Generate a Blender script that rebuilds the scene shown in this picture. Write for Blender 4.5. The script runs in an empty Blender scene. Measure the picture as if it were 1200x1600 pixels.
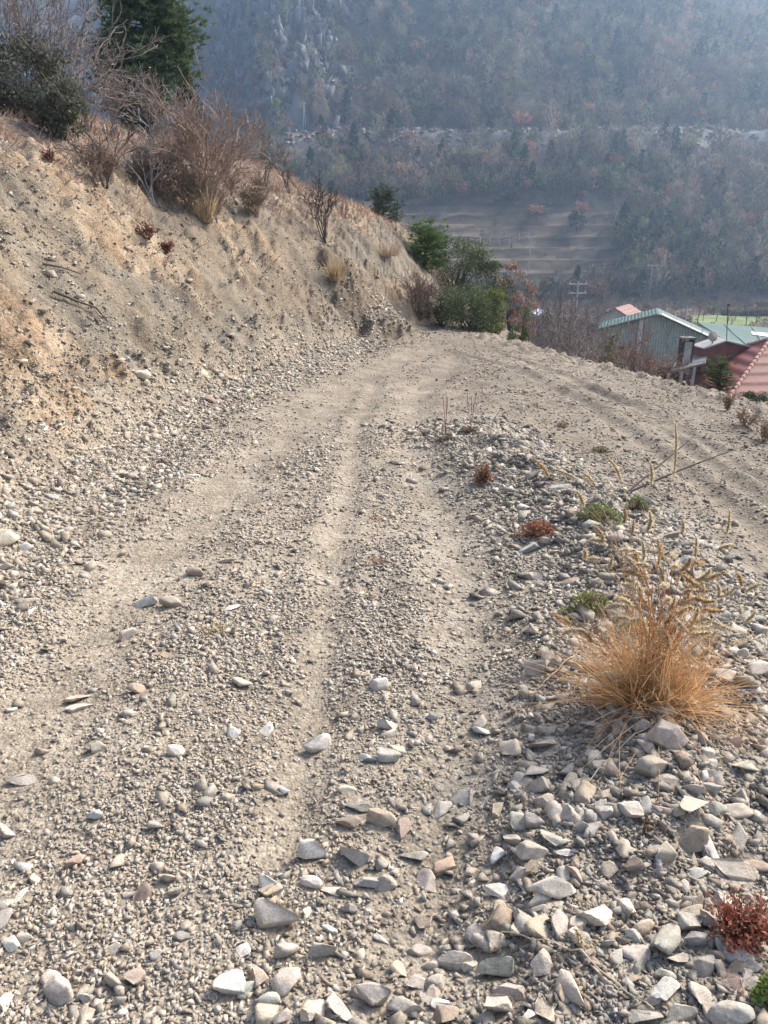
import bpy, bmesh, math, random
import numpy as np
from mathutils import Vector, Matrix

scene = bpy.context.scene
COL = scene.collection
R = math.radians
rng = np.random.default_rng(7)
random.seed(7)

# ------------------------------------------------------------------ camera
FPX, PITCH, CAMZ = 1209.0, R(20.0), 1.6
cam_d = bpy.data.cameras.new('camera')
cam_d.sensor_fit = 'VERTICAL'; cam_d.sensor_height = 24.0
cam_d.lens = 24.0 * FPX / 1600.0
cam_d.clip_start = 0.05; cam_d.clip_end = 5000
cam = bpy.data.objects.new('camera', cam_d); COL.objects.link(cam)
cam.location = (0, 0, CAMZ); cam.rotation_euler = (R(90) - PITCH, 0, 0)
scene.camera = cam

# ------------------------------------------------------------------ light
SUN_AZ, SUN_EL = R(55), R(42)
world = bpy.data.worlds.new('World'); scene.world = world; world.use_nodes = True
wn = world.node_tree.nodes; wl = world.node_tree.links
sky = wn.new('ShaderNodeTexSky'); sky.sky_type = 'NISHITA'; sky.sun_disc = False
sky.sun_elevation = SUN_EL; sky.sun_rotation = SUN_AZ
sky.air_density = 1.0; sky.dust_density = 3.5; sky.ozone_density = 0.8
wl.new(sky.outputs[0], wn['Background'].inputs[0])
wn['Background'].inputs[1].default_value = 0.15
sl = bpy.data.lights.new('sun', 'SUN'); sl.energy = 2.9; sl.angle = R(13.0); sl.color = (1.0, 0.945, 0.85)
sun = bpy.data.objects.new('sun', sl); COL.objects.link(sun)
SUND = Vector((math.cos(SUN_EL) * math.sin(SUN_AZ), math.cos(SUN_EL) * math.cos(SUN_AZ), math.sin(SUN_EL)))
sun.rotation_euler = SUND.to_track_quat('Z', 'Y').to_euler()
sun.location = SUND * 60
scene.view_settings.view_transform = 'Standard'; scene.view_settings.look = 'None'
scene.view_settings.exposure = 1.12; scene.view_settings.gamma = 1.0
scene.render.engine = 'CYCLES'
scene.cycles.use_denoising = True
scene.cycles.max_bounces = 4; scene.cycles.diffuse_bounces = 2; scene.cycles.glossy_bounces = 1
scene.cycles.transmission_bounces = 2; scene.cycles.volume_bounces = 0; scene.cycles.transparent_max_bounces = 4
scene.cycles.caustics_reflective = False; scene.cycles.caustics_refractive = False

# ------------------------------------------------------------------ helpers: tags, noise, meshes
def tag(o, label=None, cat=None, group=None, kind=None):
    if label: o['label'] = label
    if cat: o['category'] = cat
    if group: o['group'] = group
    if kind: o['kind'] = kind
    return o

def empty(name, loc, rz=0.0, label=None, cat=None, group=None):
    o = bpy.data.objects.new(name, None); COL.objects.link(o)
    o.empty_display_size = 0.1
    o.location = loc; o.rotation_euler = (0, 0, rz)
    return tag(o, label, cat, group)

def hash2(ix, iy, seed):
    n = (ix.astype(np.int64) * 374761393 + iy.astype(np.int64) * 668265263 + seed * 974634777) & 0xFFFFFFFF
    n = ((n ^ (n >> 13)) * 1274126177) & 0xFFFFFFFF
    n = n ^ (n >> 16)
    return (n & 0xFFFFFF) / float(0xFFFFFF)

def vnoise(x, y, seed=0):
    ix = np.floor(x); iy = np.floor(y); fx = x - ix; fy = y - iy
    ix = ix.astype(np.int64); iy = iy.astype(np.int64)
    ux = fx * fx * fx * (fx * (fx * 6 - 15) + 10); uy = fy * fy * fy * (fy * (fy * 6 - 15) + 10)
    def g(jx, jy):
        a = hash2(jx, jy, seed) * 2 * math.pi
        return np.cos(a) * (x - jx) + np.sin(a) * (y - jy)
    n00 = g(ix, iy); n10 = g(ix + 1, iy); n01 = g(ix, iy + 1); n11 = g(ix + 1, iy + 1)
    return 1.5 * ((n00 * (1 - ux) + n10 * ux) * (1 - uy) + (n01 * (1 - ux) + n11 * ux) * uy)

def fbm(x, y, scale, octs=4, seed=0, gain=0.5):
    s = np.zeros_like(x, dtype=float); a = 1.0; f = 1.0 / scale
    for k in range(octs):
        s = s + a * vnoise(x * f + 13.7 * k, y * f - 7.1 * k, seed + k); a *= gain; f *= 2.03
    return s

def sstep(a, b, x):
    t = np.clip((x - a) / (b - a), 0, 1); return t * t * (3 - 2 * t)

def mesh_np(name, V, F, C=None, smooth=False):
    """V (n,3), F (m,k) with one k; C (n,3) point colours."""
    V = np.asarray(V, dtype=np.float32); F = np.asarray(F, dtype=np.int32)
    me = bpy.data.meshes.new(name); k = F.shape[1]
    me.vertices.add(len(V)); me.vertices.foreach_set('co', V.ravel())
    me.loops.add(F.size); me.loops.foreach_set('vertex_index', F.ravel())
    me.polygons.add(len(F)); me.polygons.foreach_set('loop_start', np.arange(0, F.size, k, dtype=np.int32))
    me.polygons.foreach_set('loop_total', np.full(len(F), k, dtype=np.int32))
    if smooth: me.polygons.foreach_set('use_smooth', np.ones(len(F), dtype=bool))
    if C is not None:
        at = me.color_attributes.new('Col', 'FLOAT_COLOR', 'POINT')
        c4 = np.ones((len(V), 4), dtype=np.float32); c4[:, :3] = C
        at.data.foreach_set('color', c4.ravel())
    me.update(calc_edges=True); me.validate()
    return me

def link(name, me, mat, parent=None):
    o = bpy.data.objects.new(name, me); COL.objects.link(o)
    if mat is not None: me.materials.append(mat)
    if parent is not None: o.parent = parent
    return o

# ------------------------------------------------------------------ materials
def new_mat(name, rough=0.9):
    m = bpy.data.materials.new(name); m.use_nodes = True
    nt = m.node_tree; b = nt.nodes['Principled BSDF']
    b.inputs['Roughness'].default_value = rough
    b.inputs['Specular IOR Level'].default_value = 0.2
    return m, nt, b

def N(nt, t, **kw):
    n = nt.nodes.new(t)
    for k, v in kw.items(): setattr(n, k, v)
    return n

def mixmul(nt, a, b, fac=1.0, mode='MULTIPLY'):
    m = N(nt, 'ShaderNodeMix', data_type='RGBA', blend_type=mode)
    m.inputs[0].default_value = fac
    for s, v in ((m.inputs[6], a), (m.inputs[7], b)):
        if isinstance(v, tuple): s.default_value = (*v, 1)
        else: nt.links.new(v, s)
    return m.outputs[2]

def ramp(nt, fac, stops):
    r = N(nt, 'ShaderNodeValToRGB'); e = r.color_ramp.elements
    while len(e) < len(stops): e.new(0.5)
    for el, (p, c) in zip(e, stops):
        el.position = p; el.color = (c, c, c, 1) if isinstance(c, (int, float)) else (*c, 1)
    nt.links.new(fac, r.inputs[0]); return r.outputs[0]

def noise_n(nt, vec, scale, detail=4, rough=0.6):
    n = N(nt, 'ShaderNodeTexNoise'); n.inputs['Scale'].default_value = scale
    n.inputs['Detail'].default_value = detail; n.inputs['Roughness'].default_value = rough
    if vec is not None: nt.links.new(vec, n.inputs['Vector'])
    return n.outputs['Fac']

def ground_mat(name, cell_scales, bump, noise_scale, strength=0.7):
    """colour attribute times pebble cells, with a pebble bump"""
    m, nt, b = new_mat(name, 0.95)
    at = N(nt, 'ShaderNodeAttribute', attribute_name='Col')
    geo = N(nt, 'ShaderNodeTexCoord').outputs['Object']
    col = at.outputs['Color']; height = None
    for s, lo, hi, h in cell_scales:
        v = N(nt, 'ShaderNodeTexVoronoi'); v.inputs['Scale'].default_value = s
        v.inputs['Randomness'].default_value = 1.0
        nt.links.new(geo, v.inputs['Vector'])
        sep = N(nt, 'ShaderNodeSeparateColor'); nt.links.new(v.outputs['Color'], sep.inputs[0])
        col = mixmul(nt, col, ramp(nt, sep.outputs[0], [(0, lo), (1, hi)]), strength)
        mm = N(nt, 'ShaderNodeMath', operation='MULTIPLY'); nt.links.new(v.outputs['Distance'], mm.inputs[0]); mm.inputs[1].default_value = -h
        if height is None: height = mm.outputs[0]
        else:
            ad = N(nt, 'ShaderNodeMath', operation='ADD'); nt.links.new(height, ad.inputs[0]); nt.links.new(mm.outputs[0], ad.inputs[1]); height = ad.outputs[0]
    n1 = noise_n(nt, geo, noise_scale, 6, 0.65)
    col = mixmul(nt, col, ramp(nt, n1, [(0.3, 0.75), (0.7, 1.2)]), 0.8)
    nt.links.new(col, b.inputs['Base Color'])
    nb = N(nt, 'ShaderNodeMath', operation='MULTIPLY_ADD'); nt.links.new(n1, nb.inputs[0]); nb.inputs[1].default_value = 0.8
    if height is not None: nt.links.new(height, nb.inputs[2])
    bp = N(nt, 'ShaderNodeBump'); bp.inputs['Strength'].default_value = 0.8; bp.inputs['Distance'].default_value = bump
    nt.links.new(nb.outputs[0], bp.inputs['Height']); nt.links.new(bp.outputs[0], b.inputs['Normal'])
    return m

def attr_mat(name, rough=0.85, nscale=25.0, lo=0.75, hi=1.2, bump=0.0, trans=0.0):
    """colour attribute times a soft noise"""
    m, nt, b = new_mat(name, rough)
    at = N(nt, 'ShaderNodeAttribute', attribute_name='Col')
    geo = N(nt, 'ShaderNodeTexCoord').outputs['Object']
    n = noise_n(nt, geo, nscale, 3)
    col = mixmul(nt, at.outputs['Color'], ramp(nt, n, [(0.3, lo), (0.7, hi)]))
    nt.links.new(col, b.inputs['Base Color'])
    if bump:
        bp = N(nt, 'ShaderNodeBump'); bp.inputs['Strength'].default_value = 0.7; bp.inputs['Distance'].default_value = bump
        nt.links.new(n, bp.inputs['Height']); nt.links.new(bp.outputs[0], b.inputs['Normal'])
    if trans:
        tr = N(nt, 'ShaderNodeBsdfTranslucent'); nt.links.new(col, tr.inputs['Color'])
        mx = N(nt, 'ShaderNodeMixShader'); mx.inputs[0].default_value = trans
        nt.links.new(b.outputs[0], mx.inputs[1]); nt.links.new(tr.outputs[0], mx.inputs[2])
        nt.links.new(mx.outputs[0], nt.nodes['Material Output'].inputs['Surface'])
    return m

def plain_mat(name, c, rough=0.8, nscale=6.0, var=0.25, bump=0.0, metal=0.0):
    m, nt, b = new_mat(name, rough)
    geo = N(nt, 'ShaderNodeTexCoord').outputs['Object']
    n = noise_n(nt, geo, nscale, 5, 0.65)
    col = mixmul(nt, c, ramp(nt, n, [(0.25, 1 - var), (0.75, 1 + var)]))
    nt.links.new(col, b.inputs['Base Color']); b.inputs['Metallic'].default_value = metal
    if bump:
        bp = N(nt, 'ShaderNodeBump'); bp.inputs['Strength'].default_value = 0.6; bp.inputs['Distance'].default_value = bump
        nt.links.new(n, bp.inputs['Height']); nt.links.new(bp.outputs[0], b.inputs['Normal'])
    return m

M_GROUND = ground_mat('gravelly earth', [(38, 0.72, 1.22, 0.55), (95, 0.68, 1.3, 0.3)], 0.02, 9.0)
M_STONE = attr_mat('loose stone', 0.9, 90.0, 0.72, 1.18, 0.004)
M_FAR = ground_mat('far slope earth', [(0.35, 0.7, 1.25, 0.4)], 0.6, 0.12)
M_LEAF = attr_mat('foliage', 0.75, 3.0, 0.8, 1.15, 0.0, 0.25)
M_BARK = attr_mat('bark and twigs', 0.9, 20.0, 0.75, 1.2)
M_STRAW = attr_mat('dry grass', 0.7, 8.0, 0.85, 1.15, 0.0, 0.3)

# ------------------------------------------------------------------ the lie of the land
def polydist(x, y, P):
    """unsigned distance, side (+ = left of the direction of travel), param y of the nearest point"""
    best = np.full(x.shape, 1e9); side = np.zeros(x.shape); py = np.zeros(x.shape)
    for (ax, ay), (bx, by) in zip(P[:-1], P[1:]):
        dx, dy = bx - ax, by - ay; L2 = dx * dx + dy * dy
        t = np.clip(((x - ax) * dx + (y - ay) * dy) / L2, 0, 1)
        qx = ax + t * dx; qy = ay + t * dy
        d = np.hypot(x - qx, y - qy); m = d < best
        best = np.where(m, d, best)
        side = np.where(m, np.sign(dx * (y - ay) - dy * (x - ax)), side)
        py = np.where(m, qy, py)
    return best, side, py

FOOT = [(-2.3, -30), (-2.2, -5), (-2.05, 2.0), (-1.97, 3.6), (-1.95, 4.7), (-1.91, 6), (-1.78, 7.8), (-1.39, 9.8), (-0.71, 12.4), (0.5, 16.0), (2.0, 19), (3.0, 23), (2.2, 28), (-3, 36), (-14, 46), (-60, 70)]
EDGE = [(7.5, -30), (6.2, -5), (5.6, 5), (5.3, 9), (5.0, 10.6), (4.1, 12.4), (2.6, 15.7), (1.9, 17.2), (2.4, 19), (3.3, 23), (2.5, 28.5), (-2.6, 36.6), (-13.5, 46.8), (-59, 71)]
BERM = [(0.22, 0.4), (0.75, 1.6), (1.15, 2.6), (1.35, 3.6), (1.25, 4.8), (0.85, 6.7), (0.75, 7.4)]

def natH(d):
    return 1.30 + 0.42 * np.minimum(d, 7.0) + 0.16 * np.clip(d - 7.0, 0, 30)

def valley(x, y):
    zv = -8.8 - 7.2 * np.clip((y - 22) / 175.0, 0, 1)
    return zv + 0.35 * fbm(x, y, 18, 3, 55)

def mountain(x, y):
    wob = 14 * fbm(x, y * 0.3, 90, 3, 71)
    y0 = 200 + wob + 70 * sstep(-35, -90, x) - 0.06 * np.clip(x, -50, 200)
    q = y - y0
    z = -16 + 0.63 * np.clip(q, 0, 76) + 0.76 * np.clip(q - 84, 0, 900)
    terr = sstep(2, 8, q) * (1 - sstep(40, 50, q)) * sstep(-25, -10, x) * (1 - sstep(62, 85, x))
    st = 2.9; zz = z / st; fr = zz - np.floor(zz)
    z = z + terr * st * 0.8 * (sstep(0.55, 1.0, fr) - fr)
    zz2 = sstep(68, 76, q) * (1 - sstep(84, 92, q))
    # a ravine cuts the upper right off from a farther ridge
    cut = sstep(108, 150, x + 0.15 * (y - 300)) * sstep(44, 70, z)
    z = z - cut * np.clip(z - 46, 0, 400) * 0.36
    rough = sstep(10, 90, q)
    z = z + rough * (5.5 * fbm(x, y, 42, 4, 91) + 1.2 * fbm(x, y, 9, 3, 17)) * (1 - 0.8 * zz2) * sstep(0, 25, q)
    # limestone crags, upper left
    crag = sstep(-8, -30, x) * sstep(72, 92, q)
    rid = 1 - np.abs(fbm(x, y * 0.4, 10, 4, 33))
    z = z + crag * (9 * np.clip(rid, 0, 1.2) ** 2 + 4 * fbm(x, y * 0.5, 5, 3, 44)) * 0.9
    z = np.where(z > 150, 150 + (z - 150) * 0.12, z)
    return z, q, crag

def Zbase(x, y):
    zr = -0.025 * np.clip(y, -5, 40) - 0.02 * np.clip(y - 16.5, 0, 30)
    d, side, py = polydist(x, y, FOOT)
    dl = np.where(side > 0, d, 0)
    steep = 0.92 + 0.35 * sstep(12, 16, py)
    toe = 0.28 * np.minimum(dl, 0.55) + steep * np.clip(dl - 0.4, 0, None) ** 1.0
    nat = natH(dl)
    k = 0.35
    h = np.clip(0.5 + 0.5 * (nat - toe) / k, 0, 1)
    H = nat * (1 - h) + toe * h - k * h * (1 - h)
    H = np.where(dl > 0, np.maximum(H, 0), 0)
    e, sd, _ = polydist(x, y, EDGE)
    er = np.where(sd < 0, e, 0)
    # the right hand branch dips away from the stony berm
    bm, bs, by = polydist(x, y, BERM)
    dipx = np.where((bs < 0), bm, 0) * sstep(9.5, 6.5, y) + np.clip(x - 1.0, 0, 9) * sstep(6.5, 9.5, y) * 0.75
    dip = -0.14 * np.clip(dipx - 0.25, 0, 6) * np.where(side > 0, 0, 1)
    z = zr + H + dip
    # rounded shoulder, then the fill slope
    z = z - 0.62 * np.clip(np.sqrt(er * er + 0.04) - 0.2, 0, None) - 0.03 * np.clip(er, 0, 1)
    return z, dl, er, side, bm, bs, py

MOUND = (-0.25, 15.4)
def Z(x, y, full=False, far=False):
    x = np.asarray(x, dtype=float); y = np.asarray(y, dtype=float)
    z, dl, er, side, bm, bs, py = Zbase(x, y)
    bank = sstep(0.2, 0.8, dl)
    cutz = bank * (1 - sstep(3.2, 5.0, dl))
    nat = sstep(3.0, 4.6, dl)
    out = sstep(0.1, 0.5, fbm(x + 0.4 * fbm(x, y, 0.7, 2, 3), y * 0.7, 1.7, 3, 202)) * cutz     # outcrops of ochre subsoil
    if not far:
        gul = fbm(x * 0.7 + y * 0.25, y * 1.6, 0.9, 3, 61)
        ridg = np.abs(fbm(x, y, 0.55, 3, 62))
        led = fbm(x * 0.5, y * 0.5, 1.1, 2, 60)
        hh = z / 0.55 + 1.3 * led; fr = hh - np.floor(hh)
        z = z + cutz * (0.09 * gul + 0.085 * (0.4 - ridg) + 0.07 * fbm(x, y, 0.24, 3, 63) + 0.06 * np.abs(fbm(x, y, 0.10, 3, 59)) * (.4 + sstep(-.3, .4, fbm(x, y, .9, 2, 57))) + 0.10 * sstep(-.2, .4, fbm(x, y, 1.3, 2, 58)) * (sstep(0.5, 0.95, fr) - fr))
        z = z + out * (0.15 * (0.5 - np.abs(fbm(x, y, 0.42, 4, 64, 0.6))) + 0.07 * np.abs(fbm(x, y, 0.13, 2, 65)) + 0.04)
        z = z + nat * (0.16 * fbm(x, y, 1.6, 4, 66) + 0.03 * fbm(x, y, 0.2, 2, 67))
        road = 1 - sstep(0.0, 0.5, dl)
        z = z + road * (0.022 * fbm(x, y, 0.9, 3, 68) + 0.007 * fbm(x, y, 0.16, 3, 69))
        # berm of loose stone
        bw = np.exp(-(bm / 0.52) ** 2)
        z = z + bw * (0.13 + 0.05 * fbm(x, y, 0.45, 3, 70)) * sstep(7.6, 6.0, y)
        # dirt mound at the nose of the bank
        md = np.hypot((x - MOUND[0]) / 0.75, (y - MOUND[1]) / 0.95)
        z = z + 0.42 * sstep(1.45, .45, md + 0.22 * fbm(x, y, 0.35, 3, 72)) * (1 + 0.3 * fbm(x, y, 0.3, 3, 76))
        # churned edge of the turning place
        sh = np.exp(-((er - 0.0) / 0.6) ** 2) * 0 + sstep(1.3, 0.2, np.where(er > 0, 0, polydist(x, y, EDGE)[0])) * road
        z = z + sh * (0.09 * np.abs(fbm(x, y, 0.6, 3, 73)) + 0.05 * fbm(x, y, .16, 3, 74) + 0.03 * np.abs(fbm(x, y, .07, 2, 75)))
        for P, w, dep in TRACKS:
            td, _, _ = polydist(x, y, P)
            z = z - dep * np.exp(-(td / w) ** 2) + 0.35 * dep * np.exp(-((td - 1.6 * w) / (0.6 * w)) ** 2)
    zv = valley(x, y); zm, q, crag = mountain(x, y)
    low = np.where(q > 0, np.maximum(zv * 0 + zm, zv - 30), zv)
    low = np.where(q > 0, zm, zv)
    w = sstep(-20, 0, q); low = np.where((q > -20) & (q <= 0), zv * (1 - w) + (-16.0) * w, low)
    z = np.where(y > 150, low, np.maximum(z, low))
    if full: return z, dict(dl=dl, er=er, side=side, bm=bm, bs=bs, out=out, cutz=cutz, nat=nat, q=q, crag=crag)
    return z

def ray(u, v):
    cx = (u - 600) / FPX; cy = (800 - v) / FPX
    return np.array([cx, math.cos(PITCH) + cy * math.sin(PITCH), -math.sin(PITCH) + cy * math.cos(PITCH)])

def plane_pt(u, v):
    d = ray(u, v); t = CAMZ / (-d[2] - 0.025 * d[1]); return (d[0] * t, d[1] * t)

TRACKS = [([plane_pt(*p) for p in L], w, dep) for L, w, dep in (
    ([(-60, 1300), (60, 1120), (230, 890), (330, 790), (430, 695), (520, 625), (600, 575), (690, 540)], 0.26, 0.028),
    ([(430, 1330), (480, 1180), (520, 900), (545, 760), (560, 660), (590, 600)], 0.09, 0.018),
    ([(680, 1500), (700, 1330), (745, 1130), (740, 950), (690, 800), (645, 700), (650, 620), (720, 560)], 0.17, 0.026),
    ([(1260, 880), (1130, 745), (1010, 660), (900, 605), (790, 565), (700, 550)], 0.12, 0.05), ([(1260, 780), (1130, 690), (1040, 635), (930, 590), (820, 560)], 0.12, 0.05), ([(1240, 720), (1120, 655), (1000, 610), (880, 570), (780, 545)], 0.09, 0.045), ([(640, 640), (760, 600), (860, 585), (960, 600)], 0.08, 0.02))]

TS = np.concatenate([np.arange(0.8, 40, 0.02), np.arange(40, 700, 0.5)])
def hit(u, v):
    """where the line of sight through a photograph position meets the ground (for placing things on it)"""
    d = ray(u, v); P = d[None, :] * TS[:, None]; P[:, 2] += CAMZ
    b = P[:, 2] - Z(P[:, 0], P[:, 1]) < 0
    i = int(np.argmax(b)) if b.any() else len(TS) - 1
    p = P[i]; return np.array([p[0], p[1], float(Z(p[0], p[1]))]), float(TS[i])

def at_depth(u, v, y):
    d = ray(u, v); t = y / d[1]; return np.array([d[0] * t, y, CAMZ + d[2] * t])
# ------------------------------------------------------------------ ground sheet near by
def axis(a, b, base, k):
    out = [0.0]
    while out[-1] < b: out.append(out[-1] + base + k * out[-1])
    neg = [0.0]
    while neg[-1] < -a: neg.append(neg[-1] + base + k * neg[-1])
    return np.array([-v for v in neg[:0:-1]] + out)

def grid_mesh(xs, ys):
    X, Y = np.meshgrid(xs, ys); nx, ny = len(xs), len(ys)
    i = np.arange(nx * ny).reshape(ny, nx)
    F = np.stack([i[:-1, :-1], i[:-1, 1:], i[1:, 1:], i[1:, :-1]], -1).reshape(-1, 4)
    return X.ravel(), Y.ravel(), F

def lerp(a, b, t): return a + (b - a) * t[:, None]

def stoniness(x, y, dl, bm, bs, er):
    s = np.full(x.shape, 0.55)
    s = np.maximum(s, 1.15 * np.exp(-(bm / 0.6) ** 4))
    br = (bs < 0) & (bm > 0.6); s = np.where(br, 0.22, s)
    s = np.where((y > 7.5) & (dl <= 0), 0.36 + .35 * sstep(.9, .2, np.abs(er - 0.0) + (er <= 0) * 9), s)
    for P, w, dep in TRACKS:
        td, _, _ = polydist(x, y, P)
        s = s * (1 - 0.9 * np.exp(-(td / (w * 1.5)) ** 2))
    toe = np.exp(-((dl - 0.3) / 0.45) ** 2) * (dl > 0)
    s = np.maximum(s, 0.85 * toe)
    s = s * (0.75 + 0.6 * fbm(x, y, 0.7, 3, 140))
    return np.clip(s, 0.03, 1.2)

xs = axis(-26, 24, 0.013, 0.0072); ys = axis(-4, 60, 0.012, 0.0062); ys = ys[ys > -3.5]
gx, gy, gF = grid_mesh(xs, ys)
gz, gi = Z(gx, gy, True)
n1 = fbm(gx, gy, 2.2, 4, 301)[:, None]; n2 = fbm(gx, gy, 0.35, 4, 302)[:, None]
tan = np.array([0.285, 0.238, 0.180]); grey = np.array([0.26, 0.23, 0.188])
C = lerp(np.tile(tan, (len(gx), 1)), np.tile(grey, (len(gx), 1)), np.clip(sstep(-0.6, 1.0, gx - 0.08 * gy) + 0.5 * n2[:, 0], 0, 1))
brw = np.tile(np.array([0.20, 0.165, 0.125]), (len(gx), 1))
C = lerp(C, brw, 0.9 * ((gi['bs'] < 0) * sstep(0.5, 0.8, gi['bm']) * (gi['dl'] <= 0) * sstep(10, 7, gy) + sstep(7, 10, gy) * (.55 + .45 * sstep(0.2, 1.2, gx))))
bankc = lerp(np.tile(np.array([0.20, 0.158, 0.112]), (len(gx), 1)), np.tile(np.array([0.18, 0.153, 0.118]), (len(gx), 1)), np.clip(0.5 + 1.2 * fbm(gx, gy, 1.1, 3, 303), 0, 1))
C = lerp(C, bankc, sstep(0.3, 1.0, gi['dl']))
och = lerp(np.tile(np.array([0.27, 0.185, 0.115]), (len(gx), 1)), np.tile(np.array([0.32, 0.25, 0.175]), (len(gx), 1)), np.clip(0.5 + fbm(gx, gy, 0.4, 3, 304), 0, 1))
C = lerp(C, och, np.clip(gi['out'] * 1.05, 0, 0.85))
natc = lerp(np.tile(np.array([0.235, 0.165, 0.125]), (len(gx), 1)), np.tile(np.array([0.19, 0.145, 0.115]), (len(gx), 1)), np.clip(0.5 + 1.2 * fbm(gx, gy, 1.8, 3, 305), 0, 1))
C = lerp(C, natc, np.clip(gi['nat'], 0, 1))
C = lerp(C, np.tile(np.array([0.16, 0.13, 0.09]), (len(gx), 1)), sstep(0.2, 1.2, gi['er']))
C = lerp(C, np.tile(np.array([0.165, 0.125, 0.088]), (len(gx), 1)), .85 * sstep(1.5, 1.0, np.hypot((gx - MOUND[0]) / 0.75, (gy - MOUND[1]) / 0.95)))
C = C * (1 + 0.16 * n1 + 0.22 * n2)
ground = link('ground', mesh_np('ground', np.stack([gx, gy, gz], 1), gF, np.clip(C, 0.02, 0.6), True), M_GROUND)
tag(ground, kind='structure')

# ------------------------------------------------------------------ valley floor and the mountain beyond
fx = np.concatenate([np.arange(-330, -130, 10.0), np.arange(-130, 190, 1.3), np.arange(190, 360, 10.0)])
fy = np.concatenate([np.arange(-60, 20, 8.0), np.arange(20, 190, 2.4), np.arange(190, 420, 1.2), np.arange(420, 560, 3.0)])
vx, vy, vF = grid_mesh(fx, fy)
vz, vi = Z(vx, vy, True, True)
inn = (vx > -25) & (vx < 23) & (vy > -3) & (vy < 58)
vz = vz - 1.2 * inn
q = vi['q']
soil = np.tile(np.array([0.085, 0.068, 0.055]), (len(vx), 1)); dgr = np.tile(np.array([0.055, 0.06, 0.04]), (len(vx), 1))
C = lerp(soil, dgr, np.clip(0.45 + 1.1 * fbm(vx, vy, 16, 4, 401), 0, 1))
C = lerp(C, np.tile(np.array([0.15, 0.112, 0.078]), (len(vx), 1)), sstep(50, 30, q) * 0.85)
C = C * (1 + .5 * fbm(vx * .3, vy, 3.0, 3, 404))[:, None]
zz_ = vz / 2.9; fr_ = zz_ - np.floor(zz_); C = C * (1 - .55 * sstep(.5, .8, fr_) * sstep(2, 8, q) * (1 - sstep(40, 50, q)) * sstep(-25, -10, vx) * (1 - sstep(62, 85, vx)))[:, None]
# scree under the ledge road
scr = sstep(60, 68, q) * (1 - sstep(80, 86, q)) * sstep(-34, -20, vx)
C = lerp(C, np.tile(np.array([0.20, 0.182, 0.16]), (len(vx), 1)), scr * np.clip(0.7 + 0.8 * fbm(vx, vy, 6, 3, 402), 0, 1))
scar = np.exp(-((vx + 26) / 9) ** 2) * sstep(50, 60, q) * (1 - sstep(80, 84, q))
C = lerp(C, np.tile(np.array([0.25, 0.2, 0.15]), (len(vx), 1)), scar)
C = lerp(C, np.tile(np.array([0.17, 0.17, 0.168]), (len(vx), 1)), np.clip(vi['crag'] * (0.35 + 1.5 * fbm(vx + .5 * vz, vy - .5 * vz, 9, 4, 403)), 0, 0.9))
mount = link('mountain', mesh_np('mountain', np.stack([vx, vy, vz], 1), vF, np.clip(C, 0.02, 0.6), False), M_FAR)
tag(mount, kind='structure')

# ------------------------------------------------------------------ the wood on the mountain (one mass)
def rand_unit(n):
    v = rng.normal(size=(n, 3)); return v / np.linalg.norm(v, axis=1)[:, None]

def leaf_quads(P, size, jitter=0.4, up=0.0, aspect=1.0):
    """one small two-triangle leaf at every point; returns V, F(tris)"""
    n = len(P); a = rand_unit(n); a[:, 2] += up; a /= np.linalg.norm(a, axis=1)[:, None]
    b = np.cross(a, rand_unit(n)); b /= np.linalg.norm(b, axis=1)[:, None] + 1e-9
    s = size * (1 + jitter * rng.uniform(-1, 1, n))[:, None]
    V = np.stack([P - a * s, P + b * s * 0.55 * aspect, P + a * s, P - b * s * 0.55 * aspect], 1).reshape(-1, 3)
    i = np.arange(n)[:, None] * 4
    F = np.concatenate([i + np.array([0, 1, 2]), i + np.array([0, 2, 3])], 0)
    return V, F

def crown_template(kind):
    if kind == 'bare':
        n = 70; th = rng.uniform(0, 2 * math.pi, n); r = np.sqrt(rng.uniform(0, 1, n)); h = rng.uniform(0.12, 1, n)
        rad = 0.42 * np.sin(np.clip(h, 0, 1) ** 0.8 * math.pi * 0.9 + 0.15)
        base = np.stack([r * rad * 0.8 * np.cos(th), r * rad * 0.8 * np.sin(th), h * 0.9], 1)
        d = np.stack([r * np.cos(th), r * np.sin(th), 1.1 + 0 * th], 1) + 0.35 * rng.normal(size=(n, 3)); d /= np.linalg.norm(d, axis=1)[:, None]
        sd = np.cross(d, rand_unit(n)); sd /= np.linalg.norm(sd, axis=1)[:, None]
        L = rng.uniform(0.12, 0.26, n)[:, None]
        V = np.stack([base - sd * 0.03, base + sd * 0.03, base + d * L], 1).reshape(-1, 3)
        F = np.arange(3 * n).reshape(-1, 3)
        tv = np.array([[-.02, 0, 0], [.02, 0, 0], [0, 0, .6], [0, -.02, 0], [0, .02, 0], [0, 0, .6]])
        F = np.concatenate([F, np.array([[0, 1, 2], [3, 4, 5]]) + len(V)]); V = np.concatenate([V, tv])
        return V, F
    n = 120 if kind == 'leafy' else 150
    cl = rand_unit(9) * np.array([0.28, 0.28, 0.26]) + np.array([0, 0, 0.55])
    if kind == 'pine':
        h = rng.uniform(0.1, 1, n); th = rng.uniform(0, 2 * math.pi, n); r = np.sqrt(rng.uniform(0.1, 1, n)) * 0.30 * (1.05 - h) ** 0.7
        P = np.stack([r * np.cos(th), r * np.sin(th), h], 1)
        V, F = leaf_quads(P, 0.075)
    else:
        P = cl[rng.integers(0, 9, n)] + rand_unit(n) * rng.uniform(0.05, 0.17, n)[:, None]
        V, F = leaf_quads(P, 0.07 if kind == 'bush' else 0.06)
    return V, F

TPL = {k: [crown_template(k) for _ in range(6)] for k in ('bare', 'leafy', 'bush', 'pine')}

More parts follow.
